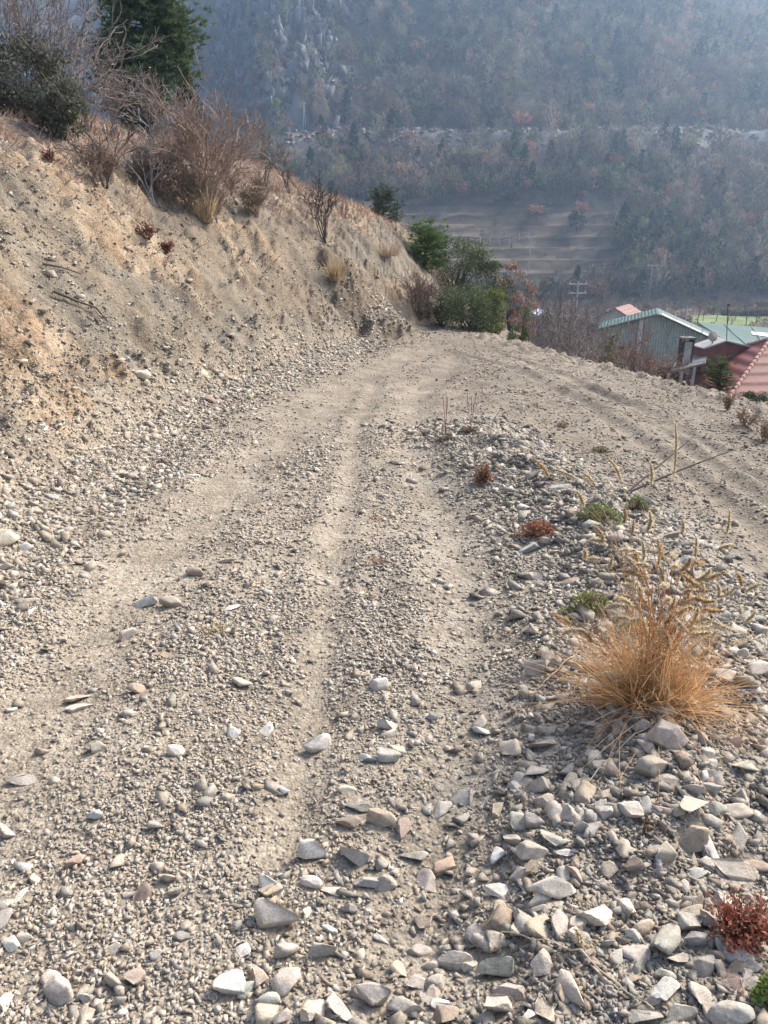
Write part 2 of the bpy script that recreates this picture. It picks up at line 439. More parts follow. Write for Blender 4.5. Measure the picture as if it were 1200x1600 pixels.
def scatter(P, S, kinds, cols, wid=None):
    """many crowns in one mesh"""
    Vs, Fs, Cs, off = [], [], [], 0
    ki = rng.integers(0, 6, len(P)); rot = rng.uniform(0, 2 * math.pi, len(P))
    w = np.ones(len(P)) if wid is None else wid
    for k in sorted(set(kinds)):
        for t in range(6):
            m = (kinds == k) & (ki == t)
            if not m.any(): continue
            V, F = TPL[k][t]; c, s = np.cos(rot[m]), np.sin(rot[m])
            sc = S[m][:, None]; ww = (S[m] * w[m])[:, None]
            X = (V[None, :, 0] * c[:, None] - V[None, :, 1] * s[:, None]) * ww + P[m][:, None, 0]
            Y = (V[None, :, 0] * s[:, None] + V[None, :, 1] * c[:, None]) * ww + P[m][:, None, 1]
            Zz = V[None, :, 2] * sc + P[m][:, None, 2]
            n = int(m.sum()); Vs.append(np.stack([X, Y, Zz], -1).reshape(-1, 3))
            Fs.append((F[None] + (np.arange(n) * len(V))[:, None, None]).reshape(-1, 3) + off); off += n * len(V)
            Cs.append((cols[m][:, None, :] * (0.8 + 0.4 * rng.uniform(size=(n, len(V), 1)))).reshape(-1, 3))
    return np.concatenate(Vs), np.concatenate(Fs), np.concatenate(Cs)

nT = 17000
yy = 200 + 300 * rng.uniform(0, 1, nT) ** 1.25; xx = rng.uniform(-0.62, 0.66, nT) * yy
zz, ti = Z(xx, yy, True, True); q = ti['q']
field = sstep(3, 6, q) * (1 - sstep(38, 44, q)) * sstep(-18, -8, xx) * (1 - sstep(58, 70, xx + 6 * fbm(xx, yy, 15, 2, 9)))
ledge = sstep(60, 70, q) * (1 - sstep(84, 86, q)) * sstep(-30, -20, xx)
keep = (q > 1) & (rng.uniform(size=nT) > field * 0.86) & (rng.uniform(size=nT) > ledge * 0.93) & (rng.uniform(size=nT) > ti['crag'] * 0.55)
PYL, _t = hit(476, 198); keep &= ~((np.abs(xx - PYL[0]) < 5) & (yy < PYL[1] + 2) & (yy > PYL[1] - 30))
xx, yy, zz, q = xx[keep], yy[keep], zz[keep], q[keep]; nT = len(xx)
pn = fbm(xx, yy, 30, 3, 77); pr = rng.uniform(size=nT)
green_p = np.clip(0.21 + 0.45 * pn + 0.4 * sstep(100, 150, q) + 0.22 * sstep(-5, -20, xx) * sstep(60, 30, q), 0.03, 0.6)
rust_p = np.clip(0.13 + 0.2 * fbm(xx, yy, 22, 2, 78) - 0.1 * sstep(110, 150, q), 0.01, 0.4)
kinds = np.where(pr < green_p, np.where(rng.uniform(size=nT) < 0.16, 'pine', 'bush'), np.where(pr < green_p + rust_p, 'leafy', 'bare'))
cols = np.zeros((nT, 3)); base = {'bare': (0.205, 0.172, 0.12), 'leafy': (0.31, 0.16, 0.095), 'bush': (0.135, 0.165, 0.06), 'pine': (0.035, 0.06, 0.03)}
for k, c in base.items(): cols[kinds == k] = c
cols *= rng.uniform(0.45, 1.5, (nT, 1)) * (1 + 0.1 * rng.normal(size=(nT, 3)))
S = rng.uniform(3.4, 8.0, nT) * np.where(field[keep] > .5, .28, 1); S[kinds == 'leafy'] *= 0.8; S[kinds == 'bush'] *= 0.85; S[kinds == 'pine'] *= 1.2
V, F, C = scatter(np.stack([xx, yy, zz - 0.2], 1), S, kinds, np.clip(cols, 0.02, 0.6))
wood = link('far_woodland', mesh_np('far_woodland', V, F, C), M_LEAF)
tag(wood, 'bare and rust coloured winter woodland covering the mountainside across the valley', 'woodland', kind='stuff')
# ------------------------------------------------------------------ stones
PAL = {'pale white': (0.66, 0.62, 0.55), 'cream': (0.58, 0.51, 0.42), 'pinkish': (0.47, 0.41, 0.35), 'tan': (0.42, 0.36, 0.275),
       'grey': (0.385, 0.35, 0.302), 'greenish grey': (0.36, 0.36, 0.31), 'bluish grey': (0.42, 0.42, 0.395), 'brown': (0.31, 0.235, 0.175),
       'reddish brown': (0.34, 0.245, 0.195), 'dark grey': (0.22, 0.22, 0.205)}
PN = list(PAL); PC = np.array([PAL[k] for k in PN])
W_TAN = np.array([.04, .12, .15, .32, .17, .03, .01, .12, .03, .01]); W_GREY = np.array([.04, .07, .15, .16, .28, .08, .02, .13, .04, .03])

def ico(sub):
    b = bmesh.new(); bmesh.ops.create_icosphere(b, subdivisions=sub, radius=1.0)
    V = np.array([v.co[:] for v in b.verts]); F = np.array([[v.index for v in f.verts] for f in b.faces]); b.free(); return V, F
ICO = {1: ico(1), 2: ico(2), 3: ico(3), 4: ico(4)}

def cut_rock(sub, cuts, r, lo=0.45, hi=0.8, rough=0.0):
    """a ball cut by random planes: an angular broken stone, about unit half extents"""
    V, F = ICO[sub]; p_ = 2 if lo > .65 else 5
    V = V / (np.abs(V) ** p_).sum(1)[:, None] ** (1 / p_); q_ = np.linalg.qr(r.normal(size=(3, 3)))[0]; V = (V if p_ == 2 else V @ q_ * .85) * 1.2
    for k in range(cuts):
        n = r.normal(size=3); n /= np.linalg.norm(n); d = r.uniform(lo, hi)
        s = V @ n - d; V = V - np.clip(s, 0, None)[:, None] * n
    if rough:
        q = V * 2.2 + r.uniform(0, 50, 3)
        V = V * (1 + rough * (vnoise(q[:, 0] + q[:, 2], q[:, 1] - 0.7 * q[:, 2], 5) + 0.5 * vnoise(2.3 * q[:, 0] - q[:, 2], 2.3 * q[:, 1] + q[:, 2], 6)))[:, None]
    V = V - 0.5 * (V.max(0) + V.min(0)); V = V / (0.5 * (V.max(0) - V.min(0)))
    return V, F

def rotm(n, tilt=0.35):
    a = rng.uniform(0, 2 * math.pi, n); t = rng.normal(0, tilt, n); p = rng.normal(0, tilt, n)
    ca, sa, ct, st, cp, sp = np.cos(a), np.sin(a), np.cos(t), np.sin(t), np.cos(p), np.sin(p); o = np.zeros(n); i = np.ones(n)
    Rz = np.stack([ca, -sa, o, sa, ca, o, o, o, i], 1).reshape(n, 3, 3)
    Rx = np.stack([i, o, o, o, ct, -st, o, st, ct], 1).reshape(n, 3, 3)
    Ry = np.stack([cp, o, sp, o, i, o, -sp, o, cp], 1).reshape(n, 3, 3)
    return Rz @ Rx @ Ry

def hull_tpl(npts, r):
    b = bmesh.new()
    for k in range(npts):
        v = r.uniform(-1, 1, 3); v[r.integers(0, 3)] = r.choice([-1, 1]); b.verts.new(v)
    h = bmesh.ops.convex_hull(b, input=b.verts)
    bmesh.ops.delete(b, geom=[g for g in h['geom_interior'] if isinstance(g, bmesh.types.BMVert)], context='VERTS')
    bmesh.ops.triangulate(b, faces=b.faces); b.verts.ensure_lookup_table(); b.verts.index_update()
    V = np.array([v.co[:] for v in b.verts]); F = np.array([[v.index for v in f.verts] for f in b.faces]); b.free()
    V = V - 0.5 * (V.max(0) + V.min(0)); V = V / (0.5 * (V.max(0) - V.min(0))); return V, F
HT = [hull_tpl(6 + _ % 3, rng) for _ in range(16)] + [hull_tpl(7 + _ % 2, rng) for _ in range(12)]

def pick_cols(x, y, n, dl, bm):
    g = np.clip(sstep(-0.8, 0.9, x - 0.06 * y) + 0.45 * fbm(x, y, 1.0, 3, 500), 0, 1)
    g = np.where(dl > 0.9, 0.25, g)
    W = W_TAN[None] * (1 - g)[:, None] + W_GREY[None] * g[:, None]
    cum = np.cumsum(W / W.sum(1)[:, None], 1)
    k = (rng.uniform(size=n)[:, None] > cum).sum(1).clip(0, len(PN) - 1)
    return k

def fields(x, y):
    _, dl, er, side, bm, bs, py = Zbase(x, y); return dl, er, bm, bs

cand = []   # (x, y, r, k) of the larger loose stones
def layer(n, rmin, rmax, y0, y1, xw, pw=2.6, sm=1.0, region='road'):
    y = y0 + (y1 - y0) * rng.uniform(size=n) ** 1.2; x = rng.uniform(-1, 1, n) * (0.35 + xw * y)
    dl, er, bm, bs = fields(x, y)
    if region == 'bank':
        p = sstep(0.2, 0.6, dl) * (1 - 0.75 * sstep(3.0, 5, dl)) * np.clip(0.55 + 0.9 * fbm(x, y, 0.8, 3, 510), 0.08, 1)
    else:
        p = stoniness(x, y, dl, bm, bs, er) * sm * (dl < 1.0) * (er < 0.8)
    m = rng.uniform(size=n) < p; x, y = x[m], y[m]; n = len(x)
    u = rng.uniform(size=n); a = 1 - pw
    r = (rmin ** a + u * (rmax ** a - rmin ** a)) ** (1 / a)
    return x, y, r

parts = [layer(170000, .0035, .011, 0.9, 3.4, 0.56, 2.2, 1.1), layer(110000, .006, .015, 2.6, 7.0, 0.55, 2.2), layer(90000, .009, .019, 5.5, 18, 0.5, 2.4),
         layer(8000, .010, .030, 0.9, 6, 0.6, 2.7, 1.0), layer(3000, .016, .04, 3, 14, 0.55, 3.0),
         layer(120000, .008, .026, 3.0, 18, 0.62, 2.6, region='bank'), layer(2500, .026, .07, 3.5, 18, 0.62, 3.2, region='bank')]
# the berm and the toe of the bank are heaps of coarse stone
nb = 11000; t = rng.uniform(0, 1, nb); B = np.array(BERM); seg = np.linspace(0, 1, len(B))
bx = np.interp(t, seg, B[:, 0]) + rng.normal(0, 0.34, nb); by = np.interp(t, seg, B[:, 1]) + rng.normal(0, 0.2, nb)
u = rng.uniform(size=nb); a = -1.7; rb = (0.008 ** a + u * (0.042 ** a - 0.008 ** a)) ** (1 / a)
parts.append((bx, by, rb))
nt_ = 7000; yt = rng.uniform(3.0, 16.5, nt_); FA = np.array(FOOT)
xt = np.interp(yt, FA[:, 1][:12], FA[:, 0][:12]) - rng.normal(0.22, 0.3, nt_)
u = rng.uniform(size=nt_); rt = (0.012 ** a + u * (0.045 ** a - 0.012 ** a)) ** (1 / a)
parts.append((xt, yt, rt))
sx_ = np.concatenate([p[0] for p in parts]); sy_ = np.concatenate([p[1] for p in parts]); sr_ = np.concatenate([p[2] for p in parts])
mm = (sy_ > 0.75) & (sr_ > 0); sx_, sy_, sr_ = sx_[mm], sy_[mm], sr_[mm]

def to_px(P):
    P = np.atleast_2d(P); f = np.array([0, math.cos(PITCH), -math.sin(PITCH)]); up = np.array([0, math.sin(PITCH), math.cos(PITCH)])
    Q = P - np.array([0, 0, CAMZ]); d = Q @ f
    return np.stack([600 + FPX * Q[:, 0] / d, 800 - FPX * (Q @ up) / d, d], 1)

# hero stones, read off the photograph: position, width, height, colour, shape
HERO = [(122,1092,36,20,'tan','slab'),(126,1105,42,20,'cream','slab'),(215,1078,32,22,'brown','block'),(275,1176,25,23,'pale white','rounded'),(150,1277,23,22,'bluish grey','rounded'),
(38,1220,46,26,'grey','slab'),(68,1177,22,15,'brown','block'),(155,1170,22,20,'tan','block'),(12,1300,30,30,'grey','block'),(118,1350,26,20,'reddish brown','block'),
(202,1395,27,22,'pinkish','slab'),(53,1375,18,20,'tan','block'),(33,1400,15,36,'cream','slab'),(3,1430,22,42,'grey','block'),(20,1475,25,28,'pale white','block'),
(40,1472,20,18,'cream','block'),(97,1552,46,52,'pinkish','block'),(178,1490,22,21,'cream','pointed'),(178,1535,30,26,'tan','block'),(285,1465,30,26,'dark grey','slab'),
(275,1395,23,19,'grey','block'),(262,1370,26,28,'tan','pointed'),(133,1562,20,18,'greenish grey','block'),(187,1570,26,26,'grey','block'),(243,1490,20,21,'pale white','pointed'),
(436,1432,64,58,'cream','block'),(448,1488,36,28,'grey','block'),(360,1535,46,56,'pale white','block'),(380,1485,22,28,'pale white','slab'),(506,1490,38,36,'pinkish','pointed'),
(488,1576,37,58,'cream','block'),(582,1560,50,52,'pinkish','block'),(487,1378,32,21,'pale white','rounded'),(521,1391,36,16,'cream','slab'),(584,1380,56,30,'bluish grey','slab'),
(553,1340,46,44,'bluish grey','pointed'),(489,1327,47,43,'pale white','block'),(515,1453,23,20,'pale white','slab'),(480,1422,15,30,'cream','slab'),(545,1425,26,21,'grey','block'),
(422,1570,32,19,'grey','rounded'),(442,1592,33,20,'cream','block'),(596,1471,26,15,'pale white','slab'),(593,1070,26,26,'pale white','block'),(416,1137,21,33,'pale white','slab'),
(365,1147,20,23,'pale white','block'),(498,1166,40,36,'pale white','block'),(575,1187,31,22,'bluish grey','slab'),(606,1186,36,24,'grey','block'),(541,1232,31,21,'grey','slab'),
(562,1262,48,23,'dark grey','slab'),(543,1288,38,22,'brown','pointed'),(596,1285,42,30,'tan','block'),(445,1238,18,20,'pale white','block'),(378,1070,35,22,'grey','slab'),
(645,1333,42,32,'pinkish','slab'),(602,1382,34,38,'grey','block'),(742,1383,24,14,'grey','slab'),(780,1397,46,22,'pale white','slab'),(810,1375,29,23,'pinkish','block'),
(860,1392,64,44,'cream','pointed'),(842,1409,36,22,'grey','pointed'),(840,1422,28,17,'grey','slab'),(655,1487,36,27,'grey','slab'),(712,1505,46,33,'pinkish','block'),
(772,1515,52,44,'greenish grey','block'),(848,1510,42,50,'grey','pointed'),(655,1535,38,27,'pinkish','slab'),(680,1540,36,34,'pinkish','pointed'),(690,1568,27,46,'pale white','slab'),
(797,1557,50,32,'pinkish','block'),(782,1575,50,34,'cream','pointed'),(826,1590,26,32,'pale white','block'),(673,1511,23,19,'cream','block'),(867,1266,33,54,'pinkish','block'),
(842,1228,38,40,'pinkish','block'),(835,1290,33,27,'grey','block'),(945,1270,26,27,'pinkish','block'),(910,1293,29,24,'grey','block'),(830,1335,46,30,'grey','block'),
(880,1337,28,16,'pale white','slab'),(1076,1312,50,46,'tan','block'),(1083,1263,50,38,'cream','pointed'),(1115,1266,33,36,'greenish grey','rounded'),(1150,1266,44,23,'cream','slab'),
(1040,1340,33,35,'tan','block'),(1145,1360,64,36,'grey','slab'),(952,1361,25,33,'tan','pointed'),(991,1362,31,29,'brown','block'),(1090,1369,31,20,'pale white','slab'),
(1178,1352,54,26,'reddish brown','slab'),(1080,1408,36,36,'grey','block'),(1108,1440,44,52,'grey','block'),(1075,1450,42,38,'greenish grey','block'),(1086,1476,38,34,'grey','block'),
(1005,1448,32,32,'tan','rounded'),(1037,1447,19,33,'brown','slab'),(1096,1512,38,40,'grey','block'),(1040,1551,50,33,'pale white','block'),(1040,1525,34,22,'greenish grey','rounded'),
(1060,1500,36,30,'tan','slab'),(1115,1500,27,23,'reddish brown','block'),(990,1466,27,28,'bluish grey','block'),(948,1478,23,26,'grey','block'),(1152,1512,42,30,'brown','slab'),
(1140,1590,64,48,'grey','rounded'),(1010,1590,52,32,'pinkish','slab'),(1062,1592,46,30,'grey','block'),(1040,1155,60,50,'pinkish','block'),(1063,1181,31,20,'grey','slab'),
(1014,1195,46,50,'grey','pointed'),(1042,1216,42,26,'grey','slab'),(1000,1136,26,26,'grey','block'),(942,1090,42,32,'brown','block'),(838,1045,43,29,'pinkish','block'),
(850,1166,50,22,'grey','slab'),(1166,1200,47,23,'grey','slab'),(1110,1236,33,24,'greenish grey','block'),(1083,1233,29,19,'pinkish','block'),(830,745,23,15,'grey','block'),
(875,760,36,15,'grey','slab'),(825,856,30,20,'bluish grey','slab'),(856,845,22,18,'grey','block'),(835,901,24,18,'grey','pointed'),(890,909,31,15,'brown','slab'),
(960,838,23,25,'pinkish','block'),(1045,838,26,23,'brown','block'),(1072,876,23,17,'grey','block'),(1121,965,34,24,'bluish grey','block'),(1186,985,22,24,'pale white','block'),
(8,840,34,36,'cream','rounded'),(42,857,19,17,'pale white','block'),(12,888,23,15,'grey','block'),(80,776,26,11,'bluish grey','slab'),(226,940,40,22,'pale white','block'),
(307,895,28,17,'brown','rounded'),(268,943,32,19,'tan','block'),(356,875,30,12,'tan','slab'),(362,950,23,14,'pale white','slab'),(200,993,25,21,'cream','block'),
(303,742,21,7,'pale white','slab'),(262,1024,30,15,'brown','slab'),(330,626,18,14,'brown','rounded'),(222,590,26,20,'cream','rounded'),(70,487,23,20,'brown','slab'),
(621,723,24,10,'pale white','slab'),(40,940,36,15,'grey','slab'),(1165,1065,34,22,'tan','block'),(905,1045,26,20,'grey','block'),(925,1130,34,24,'pinkish','slab')]
M_ROCK, rnt, rb_ = new_mat('broken stone', 0.9)
oi = N(rnt, 'ShaderNodeObjectInfo'); tc = N(rnt, 'ShaderNodeTexCoord').outputs['Object']
gp = N(rnt, 'ShaderNodeNewGeometry').outputs['Position']
na = noise_n(rnt, gp, 34, 6, 0.7); nbb = noise_n(rnt, gp, 240, 3, 0.7); nc = noise_n(rnt, gp, 9, 3, 0.6)
cc = mixmul(rnt, oi.outputs['Color'], ramp(rnt, na, [(0.28, 0.66), (0.5, 1.0), (0.72, 1.22)]))
cc = mixmul(rnt, cc, ramp(rnt, nbb, [(0.3, 0.75), (0.7, 1.22)]))
cc = mixmul(rnt, cc, ramp(rnt, nc, [(0.3, (1.05, 0.99, 0.93)), (0.7, (0.96, 1.0, 1.03))]))
rnt.links.new(cc, rb_.inputs['Base Color'])
ma = N(rnt, 'ShaderNodeMath', operation='MULTIPLY_ADD'); rnt.links.new(nbb, ma.inputs[0]); ma.inputs[1].default_value = 0.3; rnt.links.new(na, ma.inputs[2])
bp = N(rnt, 'ShaderNodeBump'); bp.inputs['Strength'].default_value = 0.9; bp.inputs['Distance'].default_value = 0.004
rnt.links.new(ma.outputs[0], bp.inputs['Height']); rnt.links.new(bp.outputs[0], rb_.inputs['Normal'])

rocks = []
def add_rock(P, hx, hy, hz, rz, kind, cname, hero, sub):
    r = np.random.default_rng(int(abs(P[0] * 1e5) + abs(P[1] * 1e4)) % 2**31)
    cuts, lo, hi, ro = {'slab': (7, .3, .7, .06), 'block': (8, .42, .68, .05), 'pointed': (6, .22, .65, .05), 'rounded': (15, .7, .95, .06)}[kind]
    V, F = cut_rock(sub, cuts, r, lo, hi, ro)
    V = V * np.array([hx, hy, hz])
    tx, ty = r.normal(0, .16), r.normal(0, .16)
    if kind == 'slab': tx += r.normal(0, .18)
    Mx = Matrix.Rotation(rz, 3, 'Z') @ Matrix.Rotation(tx, 3, 'X') @ Matrix.Rotation(ty, 3, 'Y')
    V = V @ np.array(Mx).T
    o = link('stone', mesh_np('stone', V, F), M_ROCK)
    o.location = (P[0], P[1], P[2] + hz * 0.5)
    c = (np.array(PAL[cname]) * .74 + .26 * np.array([.42, .36, .29])) * r.uniform(0.84, 1.12) * (1 + r.normal(0, 0.012, 3))
    o.color = (*np.clip(c, 0.02, 0.8), 1)
    rocks.append(dict(o=o, px=None, cname=cname, kind=kind, size=max(hx, hy), P=P, hero=hero))

for (hu, hv, hw, hh, hc, hk) in HERO:
    P, t = hit(hu, hv + hh * 0.22)
    s = t / FPX; w2 = hw * s * 0.5
    sinE = 0.34 + 0.94 * (hv - 800) / FPX if hv > 800 else 0.36
    flat = {'slab': 0.38, 'block': 0.72, 'pointed': 0.7, 'rounded': 0.68}[hk]
    hgt = flat * min(hw, hh * 1.15) * s * 0.5
    dep = max((hh * s * 0.5 - hgt * 0.55) / max(sinE + 0.28, 0.42), w2 * 0.5)
    dep = min(dep, w2 * 2.3)
    add_rock(P, w2 * 1.14, dep * 1.12, hgt * 1.2, float(rng.normal(0, 0.25)), hk, hc, True, 4 if hw > 36 else 3)
# keep loose stones off the hero stones
for rk in rocks:
    m = (sx_ - rk['P'][0]) ** 2 + (sy_ - rk['P'][1]) ** 2 > (rk['size'] * 0.85) ** 2
    sx_, sy_, sr_ = sx_[m], sy_[m], sr_[m]
sz_ = Z(sx_, sy_)
# the largest looking of the rest become single stones too
px = to_px(np.stack([sx_, sy_, sz_], 1)); app = sr_ / px[:, 2]
app[(px[:, 0] < 8) | (px[:, 0] > 1192) | (px[:, 1] > 1592) | (px[:, 1] < 100)] = 0
dl_, er_, bm2, bs2 = fields(sx_, sy_)
app[er_ > 0] = 0
kcol = pick_cols(sx_, sy_, len(sx_), dl_, bm2)
order = np.argsort(-app)[:300 - len(rocks)]
for i in order:
    r0 = sr_[i]; kd = ['block', 'slab', 'pointed', 'rounded'][int(rng.choice(4, p=[.5, .28, .2, .02]))]
    fl = {'slab': 0.36, 'block': 0.62, 'pointed': 0.6, 'rounded': 0.62}[kd]
    add_rock(np.array([sx_[i], sy_[i], sz_[i]]), r0 * rng.uniform(.9, 1.3), r0 * rng.uniform(.6, .95), r0 * fl, float(rng.uniform(0, 6.28)), kd, PN[kcol[i]], False, 3)
m = np.ones(len(sx_), bool); m[order] = False
sx_, sy_, sz_, sr_, kcol = sx_[m], sy_[m], sz_[m], sr_[m], kcol[m]
n = len(sx_); tp = np.where(sr_ > 0.013, rng.integers(16, 28, n), rng.integers(0, 16, n))
RM = rotm(n, 0.42); SC = np.stack([sr_ * rng.uniform(.8, 1.5, n), sr_ * rng.uniform(.55, 1.0, n), sr_ * rng.uniform(.28, .7, n)], 1)
_, dlg, erg, bmg, bsg = (None, *fields(sx_, sy_)); cc_ = PC[kcol] * rng.uniform(.75, 1.22, (n, 1)) * np.where(dlg > .9, .86, 1)[:, None] * (1 - .16 * np.exp(-(bmg / .6) ** 4) - .2 * ((bsg < 0) & (bmg > .6) & (dlg <= 0)))[:, None]
dust = np.clip(0.45 + 0.0 * sr_, 0, 1)[:, None]; cc_ = cc_ * (1 - dust) + dust * np.array([0.315, 0.268, 0.208]) * (1 - .2 * np.exp(-(bmg / .6) ** 4) - .3 * ((bsg < 0) & (bmg > .6) & (dlg <= 0)))[:, None]
Vs, Fs, Cs, off = [], [], [], 0
for k in range(28):
    I = np.where(tp == k)[0]
    if not len(I): continue
    V, F = HT[k]
    W = np.einsum('nij,nvj->nvi', RM[I], V[None] * SC[I][:, None, :]) + np.stack([sx_[I], sy_[I], sz_[I] + SC[I, 2] * 0.45], 1)[:, None, :]
    Vs.append(W.reshape(-1, 3)); Fs.append((F[None] + (np.arange(len(I)) * len(V))[:, None, None]).reshape(-1, 3) + off); off += len(I) * len(V)
    Cs.append(np.repeat(cc_[I], len(V), 0))
gravel = link('gravel', mesh_np('gravel', np.concatenate(Vs), np.concatenate(Fs), np.concatenate(Cs)), M_STONE)
tag(gravel, 'mixed grey and tan crushed gravel strewn over the track and bank', 'gravel', kind='stuff')
print('gravel stones', n, 'single', len(rocks))

# every single stone gets words that find it: colour, shape, and the nearest landmark
MARKS = [((1010, 1060), 'the dry foxtail tuft'), ((1150, 1440), 'the red leaved plant'), ((838, 828), 'the low rusty plant'), ((489, 1327), 'the white block up front'),
         ((593, 1070), 'the lone white stone mid track'), ((436, 1432), 'the big half buried cream stone'), ((345, 980), 'the withered grass on the left'), ((935, 805), 'the green cushion plant'),
         ((772, 1515), 'the greenish two tone stone'), ((860, 1392), 'the big cream wedge stone'), ((97, 1552), 'the big pinkish block'), ((8, 840), 'the cream boulder at the bank foot'),
         ((1010, 1275), 'the withered brown clump'), ((754, 742), 'the small orange plant'), ((867, 1266), 'the tall pink block'), ((275, 1176), 'the round white stone'),
         ((565, 1262), 'the dark grey slab'), ((735, 660), 'the thin red stems'), ((500, 1166), 'the white stone in the rut'), ((1140, 1590), 'the lumpy grey boulder')]
SHAPE = {'block': 'angular', 'slab': 'flat', 'pointed': 'wedge shaped', 'rounded': 'rounded'}
ORD = ['', 'second nearest ', 'third nearest ', 'fourth nearest ', 'fifth nearest ', 'sixth nearest ', 'seventh nearest ', 'eighth nearest ', 'ninth nearest ']
buckets = {}
for rk in rocks:
    p = to_px(rk['P'])[0][:2]; best = None
    for (mu, mv), ph in MARKS:
        d = math.hypot(p[0] - mu, (p[1] - mv) * 1.2)
        if d < 12: continue
        if best is None or d < best[0]: best = (d, mu, mv, ph)
    d, mu, mv, ph = best; du, dv = p[0] - mu, p[1] - mv
    where = ('left of' if du < 0 else 'right of') if abs(du) > abs(dv) else ('just behind' if dv < 0 else 'in front of')
    buckets.setdefault((rk['cname'], rk['kind'], where, ph), []).append((d, rk))
SPECIAL = {(489, 1327): 'chunky white block of stone lying up front in the middle of the track', (593, 1070): 'lone white angular stone on the smooth middle of the track', (436, 1432): 'biggest cream stone, half buried in gravel at the front',
           (772, 1515): 'two toned greenish grey stone near the bottom edge of the track', (97, 1552): 'big pinkish square block at the lower left corner', (8, 840): 'cream rounded boulder resting against the foot of the bank',
           (867, 1266): 'tall pink block standing at the left edge of the stony berm', (860, 1392): 'big cream wedge of stone at the foot of the stony berm', (1040, 1155): 'large pinkish boulder under the front of the dry foxtail tuft',
           (562, 1262): 'dark grey slab lying in the middle of the track', (498, 1166): 'rough white stone lying in the smooth wheel rut', (275, 1176): 'round white stone among tan gravel on the left', (1140, 1590): 'lumpy grey boulder at the lower right corner'}
for key, L in buckets.items():
    cn, kd, where, ph = key; L.sort(key=lambda a: a[0])
    for i, (d, rk) in enumerate(L):
        o = rk['o']; o['category'] = 'stone'; o['group'] = 'loose stones on the gravel track'
        q = ORD[i] if len(L) > 1 and i > 0 else ('nearest ' if len(L) > 1 else '')
        o['label'] = f"{q}{cn} {SHAPE[kd]} stone {where} {ph}"
for rk, h in zip(rocks, HERO):
    if (h[0], h[1]) in SPECIAL: rk['o']['label'] = SPECIAL[(h[0], h[1])]

# crag pillars and road rubble on the far mountain (one mass of rock)
def rocks_np(P, sx, sy, sz, col, tilt):
    n = len(P); k = rng.integers(16, 28, n); RM = rotm(n, tilt); Vs, Fs, Cs, off = [], [], [], 0
    for j in range(16, 28):
        I = np.where(k == j)[0]
        if not len(I): continue
        V, F = HT[j]; W = np.einsum('nij,nvj->nvi', RM[I], V[None] * np.stack([sx[I], sy[I], sz[I]], 1)[:, None, :]) + P[I][:, None, :]
        Vs.append(W.reshape(-1, 3)); Fs.append((F[None] + (np.arange(len(I)) * len(V))[:, None, None]).reshape(-1, 3) + off); off += len(I) * len(V); Cs.append(np.repeat(col[I], len(V), 0))
    return np.concatenate(Vs), np.concatenate(Fs), np.concatenate(Cs)
n = 26000; y = rng.uniform(262, 400, n); x = rng.uniform(-.55, .0, n) * y; z, i_ = Z(x, y, True, True)
m = rng.uniform(size=n) < i_['crag'] * (.12 + .88 * sstep(-.3, .4, fbm(x, y, 17, 3, 901))) * .5; x, y, z = x[m], y[m], z[m]; n1_ = len(x)
A = rocks_np(np.stack([x, y, z], 1), rng.uniform(.5, 1.7, n1_), rng.uniform(.5, 1.5, n1_), 1.0 + 3.6 * rng.uniform(0, 1, n1_) ** 2, np.array([[.15, .147, .143]]) * rng.uniform(.4, 1.4, (n1_, 1)), .2)
n = 30000; y = rng.uniform(235, 330, n); x = rng.uniform(-.2, .66, n) * y; z, i_ = Z(x, y, True, True); q_ = i_['q']
m = rng.uniform(size=n) < sstep(62, 70, q_) * (1 - sstep(82, 85, q_)) * sstep(-38, -28, x) * .5; x, y, z = x[m], y[m], z[m]; n2_ = len(x); r_ = .25 + 1.1 * rng.uniform(size=n2_) ** 3
B_ = rocks_np(np.stack([x, y, z], 1), r_, r_ * .8, r_ * .7, np.array([[.20, .165, .13]]) * rng.uniform(.45, 1.5, (n2_, 1)), .5)
Vm = np.concatenate([A[0], B_[0]]); Fm = np.concatenate([A[1], B_[1] + len(A[0])]); Cm = np.concatenate([A[2], B_[2]])
mr = link('mountain_rocks', mesh_np('mountain_rocks', Vm, Fm, Cm), M_STONE); tag(mr, 'grey limestone crags and road rubble on the far mountainside', 'rocks', kind='stuff')
# ------------------------------------------------------------------ plants: tools
def spot(u, vtop, y, vmid=None):
    """ground point at depth y under a photograph column, and the height that reaches row vtop there"""
    d = ray(u, vtop); t = y / d[1]; x = d[0] * t; zb = float(Z(x, y)); return np.array([x, y, zb]), CAMZ + d[2] * t - zb, t / FPX

def based(u, vtop, vb):
    P, t = hit(u, vb); d = ray(u, vtop); return P, CAMZ + d[2] * P[1] / d[1] - P[2], t / FPX

def unit(v): return v / (np.linalg.norm(v) + 1e-9)

def grow(segs, tips, p, d, L, r, depth, wob, spread, up, nseg=4, kids=3, shrink=0.62, r_end=0.45):
    """a branch of nseg bent pieces with side branches"""
    step = L / nseg; q = np.array(p, float); d = unit(np.array(d, float)); r0 = r
    for k in range(nseg):
        d = unit(d + wob * rng.normal(size=3) + np.array([0, 0, up])); q2 = q + d * step
        r1 = r * (1 - (1 - r_end) * (k + 1) / nseg); segs.append((q, q2, r0, r1)); q, r0 = q2, r1
        if depth > 0 and k >= (1 if nseg > 2 else 0):
            for j in range(kids if k == nseg - 1 else max(1, kids - 1)):
                side = unit(np.cross(d, rng.normal(size=3)))
                grow(segs, tips, q, unit(d * (1 - 0.4 * spread) + side * spread * rng.uniform(.6, 1.2)), L * shrink * rng.uniform(.6, 1.1), max(r1 * 0.65, 0.0012), depth - 1, wob, spread, up, max(2, nseg - 1), kids, shrink, r_end)
    if depth == 0: tips.append((q, d))

